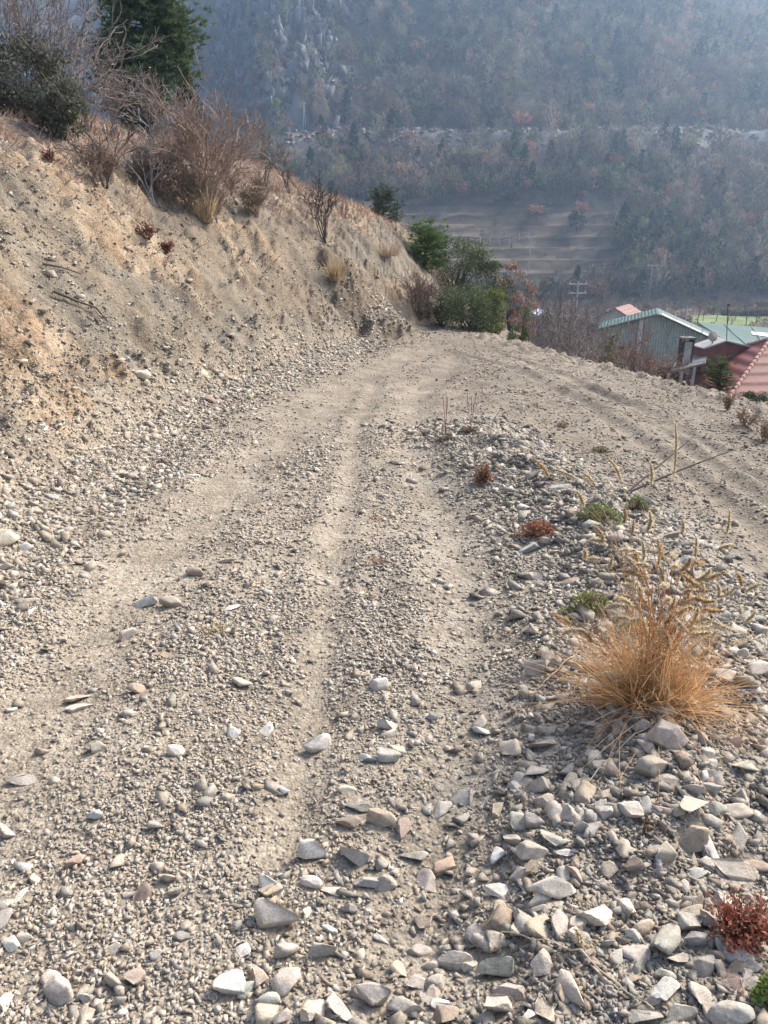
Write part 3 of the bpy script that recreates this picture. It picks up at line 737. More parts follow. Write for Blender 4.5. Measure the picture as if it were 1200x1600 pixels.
def tubes(segs, col, sides=3, var=0.2, minr=0.0):
    P0 = np.array([s[0] for s in segs]); P1 = np.array([s[1] for s in segs])
    r0 = np.maximum(np.array([s[2] for s in segs]), minr); r1 = np.maximum(np.array([s[3] for s in segs]), minr)
    d = P1 - P0; L = np.linalg.norm(d, axis=1)[:, None] + 1e-9; d = d / L
    a = np.cross(d, np.where(np.abs(d[:, 2:3]) > 0.9, np.array([[1., 0, 0]]), np.array([[0, 0, 1.]]))); a /= np.linalg.norm(a, axis=1)[:, None] + 1e-9
    b = np.cross(d, a); n = len(segs); V = np.zeros((n, 2 * sides, 3))
    for k in range(sides):
        t = 2 * math.pi * k / sides; o = a * math.cos(t) + b * math.sin(t)
        V[:, k] = P0 + o * r0[:, None]; V[:, sides + k] = P1 + o * r1[:, None]
    F = np.array([[k, (k + 1) % sides, sides + (k + 1) % sides, sides + k] for k in range(sides)])
    F = (F[None] + (np.arange(n) * 2 * sides)[:, None, None]).reshape(-1, 4)
    F = np.concatenate([F[:, [0, 1, 2]], F[:, [0, 2, 3]]])
    C = np.repeat(np.array(col)[None] * rng.uniform(1 - var, 1 + var, (n, 1)), 2 * sides, 0)
    return V.reshape(-1, 3), F, C

def merge(*L):
    Vs, Fs, Cs, off = [], [], [], 0
    for V, F, C in L:
        Vs.append(V); Fs.append(F + off); Cs.append(C); off += len(V)
    return np.concatenate(Vs), np.concatenate(Fs), np.concatenate(Cs)

def leaves(P, size, cols, w=None, up=0.3, aspect=1.0):
    """leaves at points; cols = list of colours picked at random by weight"""
    V, F = leaf_quads(P, size, 0.45, up, aspect); ci = rng.choice(len(cols), len(P), p=w)
    C = np.array(cols)[ci] * rng.uniform(.65, 1.35, (len(P), 1)); return V, F, np.repeat(C, 4, 0)

def blades(P, D, L, wd, col, droop=0.3, nseg=3, var=0.25, col2=None):
    """tapering bent grass blades"""
    n = len(P); D = D / np.linalg.norm(D, axis=1)[:, None]; side = np.cross(D, rand_unit(n)); side /= np.linalg.norm(side, axis=1)[:, None] + 1e-9
    hor = D.copy(); hor[:, 2] = 0; hor += 0.3 * rng.normal(size=(n, 3)) * np.array([1, 1, 0])
    V = np.zeros((n, 2 * nseg + 1, 3)); 
    for k in range(nseg + 1):
        s = k / nseg; c = P + D * (L * s)[:, None] + (hor * droop - np.array([0, 0, 0.5]) * droop) * (L * s * s)[:, None]
        if k < nseg:
            w = (wd * (1 - 0.75 * s))[:, None] if isinstance(wd, np.ndarray) else wd * (1 - 0.75 * s)
            V[:, 2 * k] = c - side * w; V[:, 2 * k + 1] = c + side * w
        else: V[:, 2 * nseg] = c
    F = []
    for k in range(nseg - 1): F += [[2 * k, 2 * k + 1, 2 * k + 3], [2 * k, 2 * k + 3, 2 * k + 2]]
    F.append([2 * nseg - 2, 2 * nseg - 1, 2 * nseg]); m = 2 * nseg + 1
    F = (np.array(F)[None] + (np.arange(n) * m)[:, None, None]).reshape(-1, 3)
    c = np.array(col)[None] * rng.uniform(1 - var, 1 + var, (n, 1))
    if col2 is not None:
        t = rng.uniform(size=(n, 1)); c = c * (1 - t) + np.array(col2)[None] * t
    return V.reshape(-1, 3), F, np.repeat(c, m, 0)

def part(name, VFC, mat, parent):
    return link(name, mesh_np(name, VFC[0], VFC[1], np.clip(VFC[2], 0.01, 0.85)), mat, parent)

def clump_points(n, w, h, nclump, cz=0.5, low=0.05, tight=0.2):
    """points in lumps that fill an uneven crown of width w, height h (base at z = 0)"""
    u = rand_unit(nclump) * rng.uniform(0.45, 1.0, nclump)[:, None] ** 0.6
    c = np.stack([u[:, 0] * w * 0.42, u[:, 1] * w * 0.42, h * (cz + u[:, 2] * (0.47 - 0.0))], 1)
    c[:, 2] = np.clip(c[:, 2], h * low, h)
    s = w * tight * rng.uniform(.6, 1.25, nclump); k = rng.integers(0, nclump, n)
    q = rand_unit(n) * rng.uniform(0.15, 1, n)[:, None] ** 0.5 * s[k][:, None]; q[:, 2] *= 0.8
    P = c[k] + q; P[:, 2] = np.abs(P[:, 2]) + 0.01; return P, c

def bush(name, u, vtop, y, wpx, n, leaf, cols, label, cat='shrub', group=None, nclump=34, wts=None, stemcol=(0.09, 0.07, 0.055), twig=0, cz=0.5, tight=0.2, hmul=1.0, sink=0.0, base=None):
    P, h, s = spot(u, vtop, y) if base is None else based(u, vtop, base); h *= hmul; w = wpx * s; h = max(h, 0.15)
    root = empty(name, P - np.array([0, 0, sink]), 0, label, cat, group)
    pts, c = clump_points(n, w, h, nclump, cz, 0.05, tight)
    segs = []
    for k in range(min(nclump, 26)):
        b = np.array([rng.normal(0, w * .06), rng.normal(0, w * .06), -0.05]); m = b * 0.4 + c[k] * 0.45 + np.array([0, 0, 0.12 * h]); segs += [(b, m, .006 + .008 * w, .004 + .004 * w), (m, c[k], .004 + .004 * w, .003)]
        for j in range(twig):
            e = c[k] + unit(rng.normal(size=3) + np.array([0, 0, .7])) * w * rng.uniform(.12, .32); segs.append((c[k], e, .003 + .002 * w, .0015))
    part('stems', tubes(segs, stemcol), M_BARK, root)
    part('foliage', leaves(pts, leaf, cols, wts), M_LEAF, root)
    return root

def pine(name, u, vtop, y, wpx, label, n_tuft=900, group=None, cols=((0.035, 0.062, 0.03), (0.055, 0.085, 0.04), (0.025, 0.045, 0.022)), needle=0.11, low=0.12, blunt=0.75, per=14, wid=0.0045, base=None):
    P, h, s = spot(u, vtop, y) if base is None else based(u, vtop, base); w = wpx * s; root = empty(name, P - np.array([0, 0, .1]), 0, label, 'pine tree', group)
    h += .1; segs = [((0, 0, 0), (0.02, 0.01, h * .5), .045 + .012 * h, .03 + .006 * h), ((0.02, 0.01, h * .5), (0, 0, h * .97), .03 + .006 * h, .008)]
    tufts = []; nb = 70
    for k in range(nb):
        f = low + (1 - low) * (k + rng.uniform()) / nb; z = h * f
        env = w * 0.5 * min(1.0, (1.02 - f) ** blunt * 1.35) * (0.75 + 0.25 * min(1, (f - low) / 0.15)) * rng.uniform(.7, 1.12); a = rng.uniform(0, 2 * math.pi)
        d = np.array([math.cos(a), math.sin(a), rng.uniform(.15, .5)]); b = np.array([0, 0, z]); e = b + d * env
        segs.append((b, e, .012, .005))
        for j in range(max(3, int(n_tuft / nb))):
            tufts.append(b + d * env * rng.uniform(.35, 1.03) + rng.normal(size=3) * (0.085 * w + .02) * np.array([.8, .8, 1.1]))
    part('trunk', tubes(segs, (0.10, 0.075, 0.055), 5), M_BARK, root)
    T = np.array(tufts); n = len(T) * per; ax = rand_unit(n); ax[:, 2] = np.abs(ax[:, 2]) * .8 + .15
    out = T / (np.linalg.norm(T - np.array([0, 0, h * .5]), axis=1)[:, None] + .01); ax += 0.5 * np.repeat(out * np.array([1, 1, 0]), per, 0)
    ci = np.repeat(rng.choice(len(cols), len(T)), per); V, F, C = blades(np.repeat(T, per, 0), ax, needle * rng.uniform(.6, 1.2, n), wid, (1, 1, 1), 0.1, 2, 0.3)
    part('crown', (V, F, C * np.repeat(np.array(cols)[ci], 5, 0)), M_LEAF, root); return root

def bare_shrub(name, P, h, w, nst, label, col, cat='shrub', group=None, depth=2, leafn=0, leafcols=((0.2, 0.1, 0.07),), leafsize=.02, r=.012, wob=.13, spread=.55, up=.05, kids=3, nseg=4, minr=0.0022, lean=(0, 0), shrink=.6):
    root = empty(name, P - np.array([0, 0, .03]), 0, label, cat, group); segs, tips = [], []
    for k in range(nst):
        a = rng.uniform(0, 2 * math.pi); f = rng.uniform(.1, 1) * w / max(h, .1) * .5
        d = (math.cos(a) * f + lean[0], math.sin(a) * f + lean[1], 1)
        grow(segs, tips, (rng.normal(0, .03 * w), rng.normal(0, .03 * w), 0), d, h * rng.uniform(.4, .62), r * rng.uniform(.6, 1.1), depth, wob, spread, up, nseg, kids, shrink)
    part('branches', tubes(segs, col, 3, .3, minr), M_BARK, root)
    if leafn:
        S = [segs[i] for i in rng.integers(0, len(segs), leafn)]; t = rng.uniform(size=(leafn, 1))
        Q = np.array([a[0] for a in S]) * (1 - t) + np.array([a[1] for a in S]) * t; m = Q[:, 2] > h * .18; Q = Q[m] + rng.normal(size=(int(m.sum()), 3)) * .012
        part('dry_leaves', leaves(Q, leafsize, leafcols), M_LEAF, root)
    return root

def tuft(name, P, h, w, n, label, col, col2, cat='grass clump', group=None, wid=.003, droop=.35, nseg=3):
    root = empty(name, P, 0, label, cat, group); a = rng.uniform(0, 2 * math.pi, n); f = np.sqrt(rng.uniform(0, 1, n))
    B = np.stack([np.cos(a) * f * w * .22, np.sin(a) * f * w * .22, -.02 + 0 * a], 1); D = np.stack([np.cos(a) * f * .75 * w / max(h, .05) * .6, np.sin(a) * f * .75 * w / max(h, .05) * .6, np.ones(n)], 1) + .16 * rng.normal(size=(n, 3))
    part('blades', blades(B, D, h * rng.uniform(.45, 1.0, n), wid, col, droop, nseg, .3, col2), M_STRAW, root); return root

# ------------------------------------------------------------------ plants on the left hillside
HILL = 'shrubs on the left hillside'
pine('pine_tree', 214, -60, 21.5, 165, 'dense dark green pine standing on top of the left hillside', 4200, needle=.17, low=.12, per=16, blunt=.5, wid=.011, cols=((.10, .145, .065), (.14, .19, .085), (.065, .10, .05)))
pine('pine_tree', 290, 116, 23, 50, 'small dark pine sapling just right of the big hilltop pine', 500, needle=.12, low=.05, per=14, wid=.01)
bush('evergreen_shrub', 45, 60, 0, 185, 9000, .026, ((.12, .125, .085), (.16, .16, .12), (.085, .09, .06)), 'broad grey green shrub on the hill crest at the far left edge', 'shrub', HILL, 60, twig=6, tight=.13, base=190, stemcol=(.2, .17, .15))
bush('evergreen_shrub', 100, 125, 0, 100, 4500, .025, ((.10, .105, .07), (.14, .14, .10), (.07, .08, .05)), 'smaller dull green shrub low on the slope in front of the crest thicket', 'shrub', HILL, 34, twig=6, tight=.16, base=216, stemcol=(.2, .17, .15))
bush('evergreen_shrub', 232, 120, 0, 70, 3000, .022, ((.075, .07, .045), (.10, .09, .06)), 'dark brownish shrub under the big pine', 'shrub', HILL, 24, twig=3, tight=.2, base=216)
for (u, vb, vt, w, nst, lb) in ((40, 185, -60, 130, 10, 'tall bare pale twigged shrub at the far left rising above the grey green shrub'), (88, 200, -50, 120, 11, 'tall bare whitish shrub standing in the middle of the crest thicket'), (135, 205, 20, 110, 10, 'bare whitish shrub between the grey green shrub and the big pine'),
                               (178, 215, 80, 90, 9, 'bare twiggy shrub in front of the foot of the big pine'), (240, 222, 110, 90, 9, 'bare grey brown shrub under the right side of the big pine'), (300, 245, 150, 90, 10, 'bare brown shrub right of the shrub under the pine'), (352, 275, 160, 100, 10, 'bare ash grey shrub behind the reddish twiggy shrub')):
    P, h, s = based(u, vt, vb); bare_shrub('bare_shrub', P, h, w * s, nst, lb, (.27, .225, .20), 'shrub', HILL, 3, 0, r=.018, wob=.16, kids=2, minr=.0055, shrink=.62)
for k in range(17):
    u = rng.uniform(90, 420); vb = 225 + (u - 90) * .28 + rng.uniform(0, 55); vt = vb - rng.uniform(40, 85); P, h, s = based(u, vt, vb)
    bare_shrub('bare_shrub', P, h, h * .9, 9, 'thin pinkish brown bare shrub in the tangle on the upper hillside', (.28, .215, .165), 'shrub', 'thin bare shrubs on the upper hillside', 2, 120, ((.30, .2, .14), (.26, .17, .12)), .016, r=.01, wob=.17, kids=3, minr=.0045)
for (u, v, vt, w, nst, lb, cl) in ((166, 292, 185, 70, 3, 'bare brown sapling with forked stems on the upper slope', (.15, .12, .10)), (238, 318, 205, 75, 4, 'crooked bare shrub with bleached pale branches on the slope', (.36, .33, .30)),
                               (508, 378, 285, 55, 6, 'small dark bare shrub standing alone on the grassy nose', (.10, .08, .07)), (452, 300, 238, 45, 4, 'thin bare shrub on the crest left of the lone dark shrub', (.17, .14, .12)), (415, 290, 215, 50, 5, 'grey bare shrub on the crest beside the reddish twiggy shrub', (.2, .165, .145))):
    P, t = hit(u, v); s = t / FPX; bare_shrub('bare_shrub', P, (v - vt) * s * 1.02, w * s, nst, lb, cl, 'shrub', HILL, 3, 0, r=.02, wob=.24 if cl[0] > .3 else .15, kids=2, minr=.006)
P, t = hit(325, 348); s = t / FPX
bare_shrub('bare_shrub', P, 208 * s, 210 * s, 24, 'big reddish twiggy shrub fanning out above the cut bank', (.27, .205, .165), 'shrub', HILL, 2, 2400, ((.27, .15, .115), (.23, .13, .10), (.32, .20, .14)), .018, r=.013, wob=.13, spread=.6, kids=3, minr=.0045)
P, t = hit(322, 348); tuft('grass_clump', P, 62 * t / FPX, 42 * t / FPX, 160, 'pale tan grass clump at the foot of the reddish twiggy shrub', (.50, .38, .22), (.42, .33, .2), group='dry grass clumps on the hillside', wid=.006, droop=.2)
P, t = hit(524, 440); tuft('grass_clump', P, 58 * t / FPX, 34 * t / FPX, 130, 'upright golden grass clump on the nose of the bank', (.50, .36, .21), (.40, .3, .19), group='dry grass clumps on the hillside', wid=.006, droop=.2)
P, t = hit(606, 400); tuft('grass_clump', P, 36 * t / FPX, 60 * t / FPX, 160, 'straw coloured grass clump on the outer edge of the nose', (.40, .30, .2), (.34, .25, .18), group='dry grass clumps on the hillside', wid=.006, droop=.25)
for (u, v, w, lb) in ((232, 372, 60, 'dark red creeping plant below the crooked bare shrub'), (262, 392, 40, 'wine red low plant at the lip of the cut bank'), (78, 252, 50, 'dull red low plant on the slope below the crest thicket')):
    P, t = hit(u, v); s = t / FPX
    bare_shrub('red_plant', P, .55 * w * s, w * s * 1.6, 14, lb, (.16, .07, .05), 'plant', 'red plants on the bank', 1, 420, ((.20, .075, .05), (.15, .06, .05), (.24, .12, .08)), .018, r=.006, wob=.2, minr=.003)
# grass over the upper hillside (one mass)
n = 120000; y = rng.uniform(5, 30, n); x = rng.uniform(-17, 2.5, n); _, dl, er, sd, bm, bs, py = Zbase(x, y)
p = sstep(2.6, 4.2, dl + 1.2 * fbm(x, y, 1.6, 3, 700) + .5) * np.clip(.5 + .9 * fbm(x, y, 1.4, 3, 701), .1, 1) + (py > 14) * sstep(1.5, 2.5, dl) * .3
m = rng.uniform(size=n) < p; x, y = x[m], y[m]; n = len(x); P = np.stack([x, y, Z(x, y) - .01], 1)
D = rng.normal(size=(n, 3)) * .55 + np.array([.15, -.1, 1])
V1 = blades(P, D, rng.uniform(.08, .30, n), .009, (.38, .27, .19), .35, 2, .3, (.29, .19, .15))
hg = link('dry_grass', mesh_np('dry_grass', *[np.clip(a, -1e9, 1e9) for a in V1]), M_STRAW); tag(hg, 'short pinkish tan dry grass covering the upper hillside', 'dry grass', kind='stuff')

# sticks on the bank
for (pts, lb, r) in (([(84, 460), (118, 474), (150, 490), (168, 507)], 'long grey stick lying down the bank face', .018), ([(66, 417), (95, 426), (126, 433)], 'thin dark root sticking out of the upper bank face', .014)):
    Q = [hit(*p)[0] + np.array([.02, -.03, .03]) for p in pts]; segs = [(Q[i], Q[i + 1], r * (1 - .2 * i), r * (.8 - .2 * i)) for i in range(len(Q) - 1)]
    V, F, C = tubes(segs, (.13, .10, .08), 5); o = Q[0].copy(); st = link('stick', mesh_np('stick', V - o, F, C), M_BARK); st.location = o; tag(st, lb, 'stick')

# ------------------------------------------------------------------ thicket at the end of the track
TH = 'shrubs where the track ends'
pine('pine_tree', 598, 303, 26, 64, 'bushy grey green pine behind the grassy nose of the hill', 500, cols=((.075, .10, .055), (.10, .13, .07), (.05, .07, .04)), needle=.12, low=.05, blunt=.55, per=14, wid=.008)
pine('pine_tree', 664, 362, 20.5, 84, 'bright green young pine at the left of the thicket ending the track', 620, cols=((.10, .16, .045), (.13, .19, .06), (.07, .12, .04)), needle=.13, low=.05, blunt=.45, per=15, wid=.007)
bush('evergreen_shrub', 716, 372, 21.5, 130, 9000, .024, ((.085, .10, .05), (.115, .135, .07), (.15, .17, .095)), 'tall dull green shrub at the back of the thicket', 'shrub', TH, 40, tight=.17)
bush('evergreen_shrub', 738, 428, 17.6, 122, 16000, .019, ((.07, .09, .042), (.10, .125, .058), (.16, .185, .09)), 'dark dense evergreen shrub where the track ends', 'shrub', TH, 46, tight=.18, sink=.12)
bush('evergreen_shrub', 690, 438, 17.9, 74, 6000, .018, ((.10, .105, .07), (.14, .145, .10), (.08, .085, .055)), 'greyish green small leaved shrub on the left of the dark evergreen', 'shrub', TH, 26, twig=1, tight=.2, sink=.1)
bush('evergreen_shrub', 775, 428, 17.7, 46, 4200, .020, ((.13, .165, .045), (.20, .21, .05), (.09, .12, .04)), 'yellowish green leafy shrub on the right of the dark evergreen', 'shrub', TH, 20, tight=.22, sink=.15)
bush('evergreen_shrub', 772, 392, 21, 70, 4500, .022, ((.04, .055, .028), (.06, .08, .035)), 'blackish green shrub behind the yellowish green shrub', 'shrub', TH, 24)
bush('evergreen_shrub', 815, 462, 19.5, 40, 2200, .02, ((.08, .12, .045), (.11, .14, .06)), 'small green shrub below the rusty oak sapling', 'shrub', TH, 14, sink=.1)
bush('oak_sapling', 803, 388, 22, 48, 1700, .03, ((.31, .20, .155), (.27, .165, .125), (.35, .25, .19)), 'slender oak sapling with rusty pink leaves right of the thicket', 'oak tree', TH, 18, twig=2, tight=.2)
bush('oak_sapling', 826, 432, 22.5, 44, 1100, .03, ((.33, .19, .14), (.28, .16, .12)), 'shorter rusty leaved oak sapling outermost on the right of the thicket', 'oak tree', TH, 14, twig=2)
P, t = hit(655, 498); s = t / FPX
bare_shrub('bare_shrub', P, 80 * s, 80 * s, 20, 'dry brown bush between the nose of the bank and the thicket', (.20, .15, .125), 'shrub', TH, 2, 900, ((.24, .15, .11), (.2, .13, .1)), .016, r=.01, kids=3, minr=.003)
# ------------------------------------------------------------------ along the right shoulder
SH = 'plants along the right shoulder'
P, h, s = spot(1012, 505, 15.6)
bare_shrub('bare_shrub', P, h, 110 * s, 16, 'russet leaved bush behind the shoulder in front of the green building', (.17, .11, .085), 'shrub', SH, 2, 2200, ((.34, .20, .14), (.28, .16, .12), (.36, .25, .18)), .018, r=.012, kids=3, minr=.003)
bush('evergreen_shrub', 962, 512, 17, 52, 2200, .022, ((.11, .115, .065), (.15, .14, .08), (.2, .165, .1)), 'olive coloured shrub left of the russet bush', 'shrub', SH, 20, twig=2)
pine('pine_sapling', 1127, 568, 11.6, 40, 'small bright pine sapling in front of the red tiled roof', 260, cols=((.09, .14, .045), (.12, .17, .06), (.07, .10, .04)), needle=.075, low=.02, blunt=.35, per=16, wid=.0035)
bush('evergreen_shrub', 1176, 616, 10.8, 44, 1500, .014, ((.08, .10, .05), (.11, .13, .07)), 'low grey green shrub just below the pine sapling', 'shrub', SH, 14)
for (u, v, hh, w, lb) in ((1138, 640, 40, 46, 'brown dry weed clump at the foot of the pine sapling'), (1165, 668, 44, 60, 'brown dry weed clump on the outer right shoulder'), (1195, 690, 50, 50, 'brown dry weed clump at the right picture edge'), (958, 548, 34, 60, 'brown dry weed clump left of the russet bush')):
    P, t = hit(u, v); s = t / FPX; bare_shrub('dry_weeds', P, hh * s, w * s, 16, lb, (.24, .17, .12), 'weeds', SH, 1, 240, ((.30, .2, .13), (.22, .15, .1)), .014, r=.005, wob=.2, minr=.002)
sl_spots = [(845, 462, 26), (862, 448, 30), (880, 470, 26), (896, 440, 34), (915, 462, 28), (935, 458, 32), (950, 470, 30), (975, 462, 40), (870, 490, 22), (905, 500, 22), (928, 512, 20)]
for i, (u, vt, y) in enumerate(sl_spots):
    P, h, s = spot(u, vt, y); h = min(max(h, .8), 7)
    bare_shrub('bare_tree', P, h, h * .6, 4, 'bare greyish tree in the slope thicket between track end and green building', (.21, .18, .165), 'bare tree', 'bare trees below the shoulder', 3, 0, r=.009 * h, wob=.16, spread=.7, kids=2, minr=.006, shrink=.55, nseg=5)

# ------------------------------------------------------------------ plants on the stony berm and track
def head_mesh(a, b, r, col):
    """a bristly foxtail seed head curved from its tip a to its neck b"""
    a, b = np.array(a), np.array(b); L = np.linalg.norm(b - a); n = int(230); t = rng.uniform(0, 1, n)
    bend = np.cross(unit(b - a), np.array([0, 1.0, 0])) * L * rng.uniform(.02, .14)
    C0 = a + (b - a) * t[:, None] + bend[None] * (4 * t * (1 - t))[:, None]
    D = rand_unit(n) + unit(a - b) * .9; ln = r * (1.9 * np.sqrt(np.clip(t * 1.15, .15, 1)) * np.clip(1.35 - t * .7, .3, 1)) * rng.uniform(.7, 1.2, n)
    B = blades(C0, D, ln, r * .2, col, 0.05, 2, .22)
    k = np.linspace(0, 1, 9); Q = a + (b - a) * k[:, None] + bend[None] * (4 * k * (1 - k))[:, None]
    rr = r * .42 * np.sin(np.clip(k, .06, .94) * math.pi) ** .5
    return merge(tubes([(Q[i], Q[i + 1], rr[i], rr[i + 1]) for i in range(8)], np.array(col) * .8, 5), B)

def stem_curve(b, e, sag, n=7):
    t = np.linspace(0, 1, n)[:, None]; c = b + (e - b) * np.array([0.35, .35, .8]); c = c + np.array([0, 0, sag])
    return b * (1 - t) ** 2 + 2 * c * t * (1 - t) + e * t * t

M_HEAD = attr_mat('foxtail bristles', 0.7, 8.0, 0.9, 1.1, 0.0, 0.5)
def foxtail(P, label, heads, nrand, h, w, nbl, cols, group='foxtail grasses on the stony berm', green=0):
    root = empty('foxtail_grass', P, 0, label, 'foxtail grass', group); y0 = P[1]; st = []
    L = []
    for (u0, v0, u1, v1, dy) in heads:
        a = at_depth(u0, v0, y0 + dy) - P; b = at_depth(u1, v1, y0 + dy) - P; L.append((a, b))
    for k in range(nrand):
        an = rng.uniform(0, 2 * math.pi); f = rng.uniform(.3, 1) * w; hh = h * rng.uniform(.45, 1.1)
        b = np.array([math.cos(an) * f, math.sin(an) * f, hh]); d = unit(np.array([math.cos(an) * rng.uniform(.3, 1.2), math.sin(an) * rng.uniform(.3, 1.2), rng.uniform(-.5, .9)])); L.append((b + d * rng.uniform(.05, .085), b))
    for a, b in L:
        hm = head_mesh(a, b, .012, (.74, .62, .44) if rng.uniform() < .75 else (.62, .45, .27)); part('seed_head', hm, M_HEAD, root)
        Q = stem_curve(np.array([rng.normal(0, .03), rng.normal(0, .03), 0]), b, .02); st += [(Q[i], Q[i + 1], .0016, .0013) for i in range(len(Q) - 1)]
    part('stems', tubes(st, cols[0], 3, .25), M_STRAW, root)
    an = rng.uniform(0, 2 * math.pi, nbl); f = rng.uniform(0, 1, nbl) ** .7
    B = np.stack([np.cos(an) * f * w * .75 + w * .2 * rng.normal(size=nbl), np.sin(an) * f * w * .6, -.01 + 0 * an], 1); D = np.stack([np.cos(an) * f * .55, np.sin(an) * f * .55, np.ones(nbl) * .9], 1) + .55 * rng.normal(size=(nbl, 3)) * np.array([1, 1, .6])
    part('blades', blades(B, D, h * (.1 + .75 * rng.uniform(0, 1, nbl) ** 1.8), .0017, cols[0], .45 * rng.normal(.6, 1.0, (nbl, 1)), 5, .55, cols[1]), M_STRAW, root)
    if nbl > 1000:
        S2 = []
        for k in range(420):
            q = np.array([rng.normal(0, w * .55), rng.normal(0, w * .45), h * rng.uniform(.02, .55)]); d = rand_unit(1)[0] * np.array([1, 1, .6]); L_ = rng.uniform(.04, .14); m_ = q + d * L_ * .5 + rng.normal(size=3) * .012; S2 += [(q, m_, .0013, .0012), (m_, q + d * L_ + rng.normal(size=3) * .02, .0012, .0008)]
        part('broken_straws', tubes(S2, cols[1], 3, .35), M_STRAW, root)
    if green:
        B = np.stack([rng.normal(0, w * .3, green), rng.normal(0, w * .3, green), 0 * np.ones(green)], 1); part('green_blades', blades(B, rng.normal(size=(green, 3)) * .5 + np.array([0, 0, 1]), h * rng.uniform(.15, .45, green), .0022, (.30, .32, .11), .4, 3, .25, (.45, .40, .17)), M_STRAW, root)
    return root

ORG = ((.57, .30, .14), (.68, .46, .24))
P, _ = hit(1015, 1100)
foxtail(P, 'large dry orange foxtail tuft growing out of the stony berm', [(905, 985, 925, 1003, .0), (868, 962, 892, 975, 0), (880, 990, 905, 985, 0), (1030, 885, 1036, 915, .05), (1003, 883, 1010, 905, .1), (1015, 800, 1012, 830, .1), (1055, 935, 1046, 955, .1), (1090, 950, 1080, 975, 0),
   (1110, 1012, 1092, 1025, 0), (1122, 985, 1100, 1000, .05), (940, 1053, 968, 1062, -.05), (1040, 1070, 1042, 1100, -.1), (1008, 1145, 1005, 1175, -.12), (1120, 1150, 1128, 1185, -.1), (1090, 1135, 1096, 1165, -.1), (1162, 1215, 1178, 1250, -.1)],
   40, .50, .145, 2300, ORG, green=200)
P, _ = hit(985, 985)
foxtail(P, 'sparse foxtail stalks rising behind the large dry tuft', [(1055, 660, 1052, 745, .1), (1015, 722, 1017, 758, .1), (952, 718, 970, 752, .05), (832, 716, 858, 745, 0), (866, 733, 900, 748, 0), (908, 737, 930, 760, 0), (902, 768, 912, 792, 0), (976, 795, 975, 818, 0), (990, 812, 987, 836, 0),
   (925, 822, 943, 845, 0), (920, 845, 943, 848, 0), (1003, 845, 1005, 875, 0), (975, 850, 977, 880, 0), (913, 858, 914, 874, 0), (918, 873, 940, 875, 0), (955, 868, 950, 890, 0), (1030, 865, 1026, 890, 0)], 0, .2, .08, 130, ((.55, .40, .23), (.50, .32, .16)), green=40)
P, _ = hit(1095, 985)
foxtail(P, 'bent foxtail stalks on the right side of the berm', [(1066, 813, 1065, 835, .1), (1140, 797, 1135, 835, .15), (1122, 860, 1147, 852, .1), (1088, 840, 1086, 870, 0), (1097, 912, 1096, 930, 0), (1120, 912, 1122, 932, 0), (1165, 925, 1190, 912, 0), (1180, 955, 1165, 972, 0), (1068, 912, 1075, 935, 0), (1140, 1000, 1165, 990, -.05), (1150, 895, 1160, 915, 0)], 2, .16, .09, 110, ((.55, .42, .25), (.50, .34, .18)))
P, _ = hit(905, 1495)
foxtail(P, 'single fallen foxtail stalk with one upright pale head near the front', [(898, 1452, 903, 1490, 0.02)], 0, .05, .05, 14, ((.62, .50, .33), (.55, .45, .3)))
# long straws lying on the stones
for (pts, lb) in (([(782, 1440 + 33), (850, 1485), (905, 1502), (965, 1550), (1020, 1590)], 'long bent straw lying on the stones at the lower right'), ([(1048, 1122), (990, 1160), (940, 1205), (905, 1245)], 'thin straw lying across the stones below the dry foxtail tuft'), ([(842, 1084), (880, 1045), (905, 1025)], 'pale straw leaning out of the left side of the tuft')):
    Q = [hit(*p)[0] + np.array([0, 0, .02]) for p in pts]; T = []
    for i in range(len(Q) - 1):
        for k in range(4): T.append(Q[i] + (Q[i + 1] - Q[i]) * k / 4 + np.array([0, 0, .006 * math.sin(k * 1.3 + i)]))
    T.append(Q[-1]); V, F, C = tubes([(T[i], T[i + 1], .0021, .0019) for i in range(len(T) - 1)], (.62, .52, .38), 4, .1)
    st = link('straw', mesh_np('straw', V - Q[0], F, C), M_STRAW); st.location = Q[0]; tag(st, lb, 'straw')
# cushions and small red plants
def cushion(name, u, v, wpx, hpx, n, leaf, cols, label, cat, group, stems=(.2, .12, .07)):
    P, t = hit(u, v + hpx * .3); s = t / FPX; w = wpx * s; h = hpx * s * .75
    root = empty(name, P, 0, label, cat, group); a = rng.uniform(0, 2 * math.pi, n); f = np.sqrt(rng.uniform(0, 1, n)) * (1 + .25 * np.sin(3 * a + u)); zc = h * (1 - np.clip(f, 0, 1) ** 2) * (.6 + .5 * rng.uniform(size=n))
    Q = np.stack([np.cos(a) * f * w * .5, np.sin(a) * f * w * .36, zc + .004], 1)
    segs = [((q[0] * .3, q[1] * .3, -.01), q, .0016, .0009) for q in Q[:: max(1, n // 150)]]
    part('stems', tubes(segs, stems, 3), M_BARK, root); part('leaves', leaves(Q, leaf, cols, None, .5), M_LEAF, root); return root
RED = ((.38, .15, .085), (.30, .11, .07), (.46, .24, .14)); GRN = ((.16, .21, .07), (.22, .27, .10), (.30, .31, .15)); BG = 'small plants on the stony berm'
cushion('red_plant', 840, 828, 66, 30, 800, .006, RED, 'low rusty red plant on the berm right of the wheel track', 'plant', BG)
cushion('red_plant', 755, 742, 36, 40, 420, .006, RED, 'small orange red plant at the far end of the berm', 'plant', BG)
cushion('green_plant', 935, 806, 84, 40, 1500, .006, GRN, 'green cushion plant in the middle of the stony berm', 'plant', BG)
cushion('green_plant', 994, 790, 44, 34, 600, .006, GRN, 'smaller green plant right of the green cushion plant', 'plant', BG)
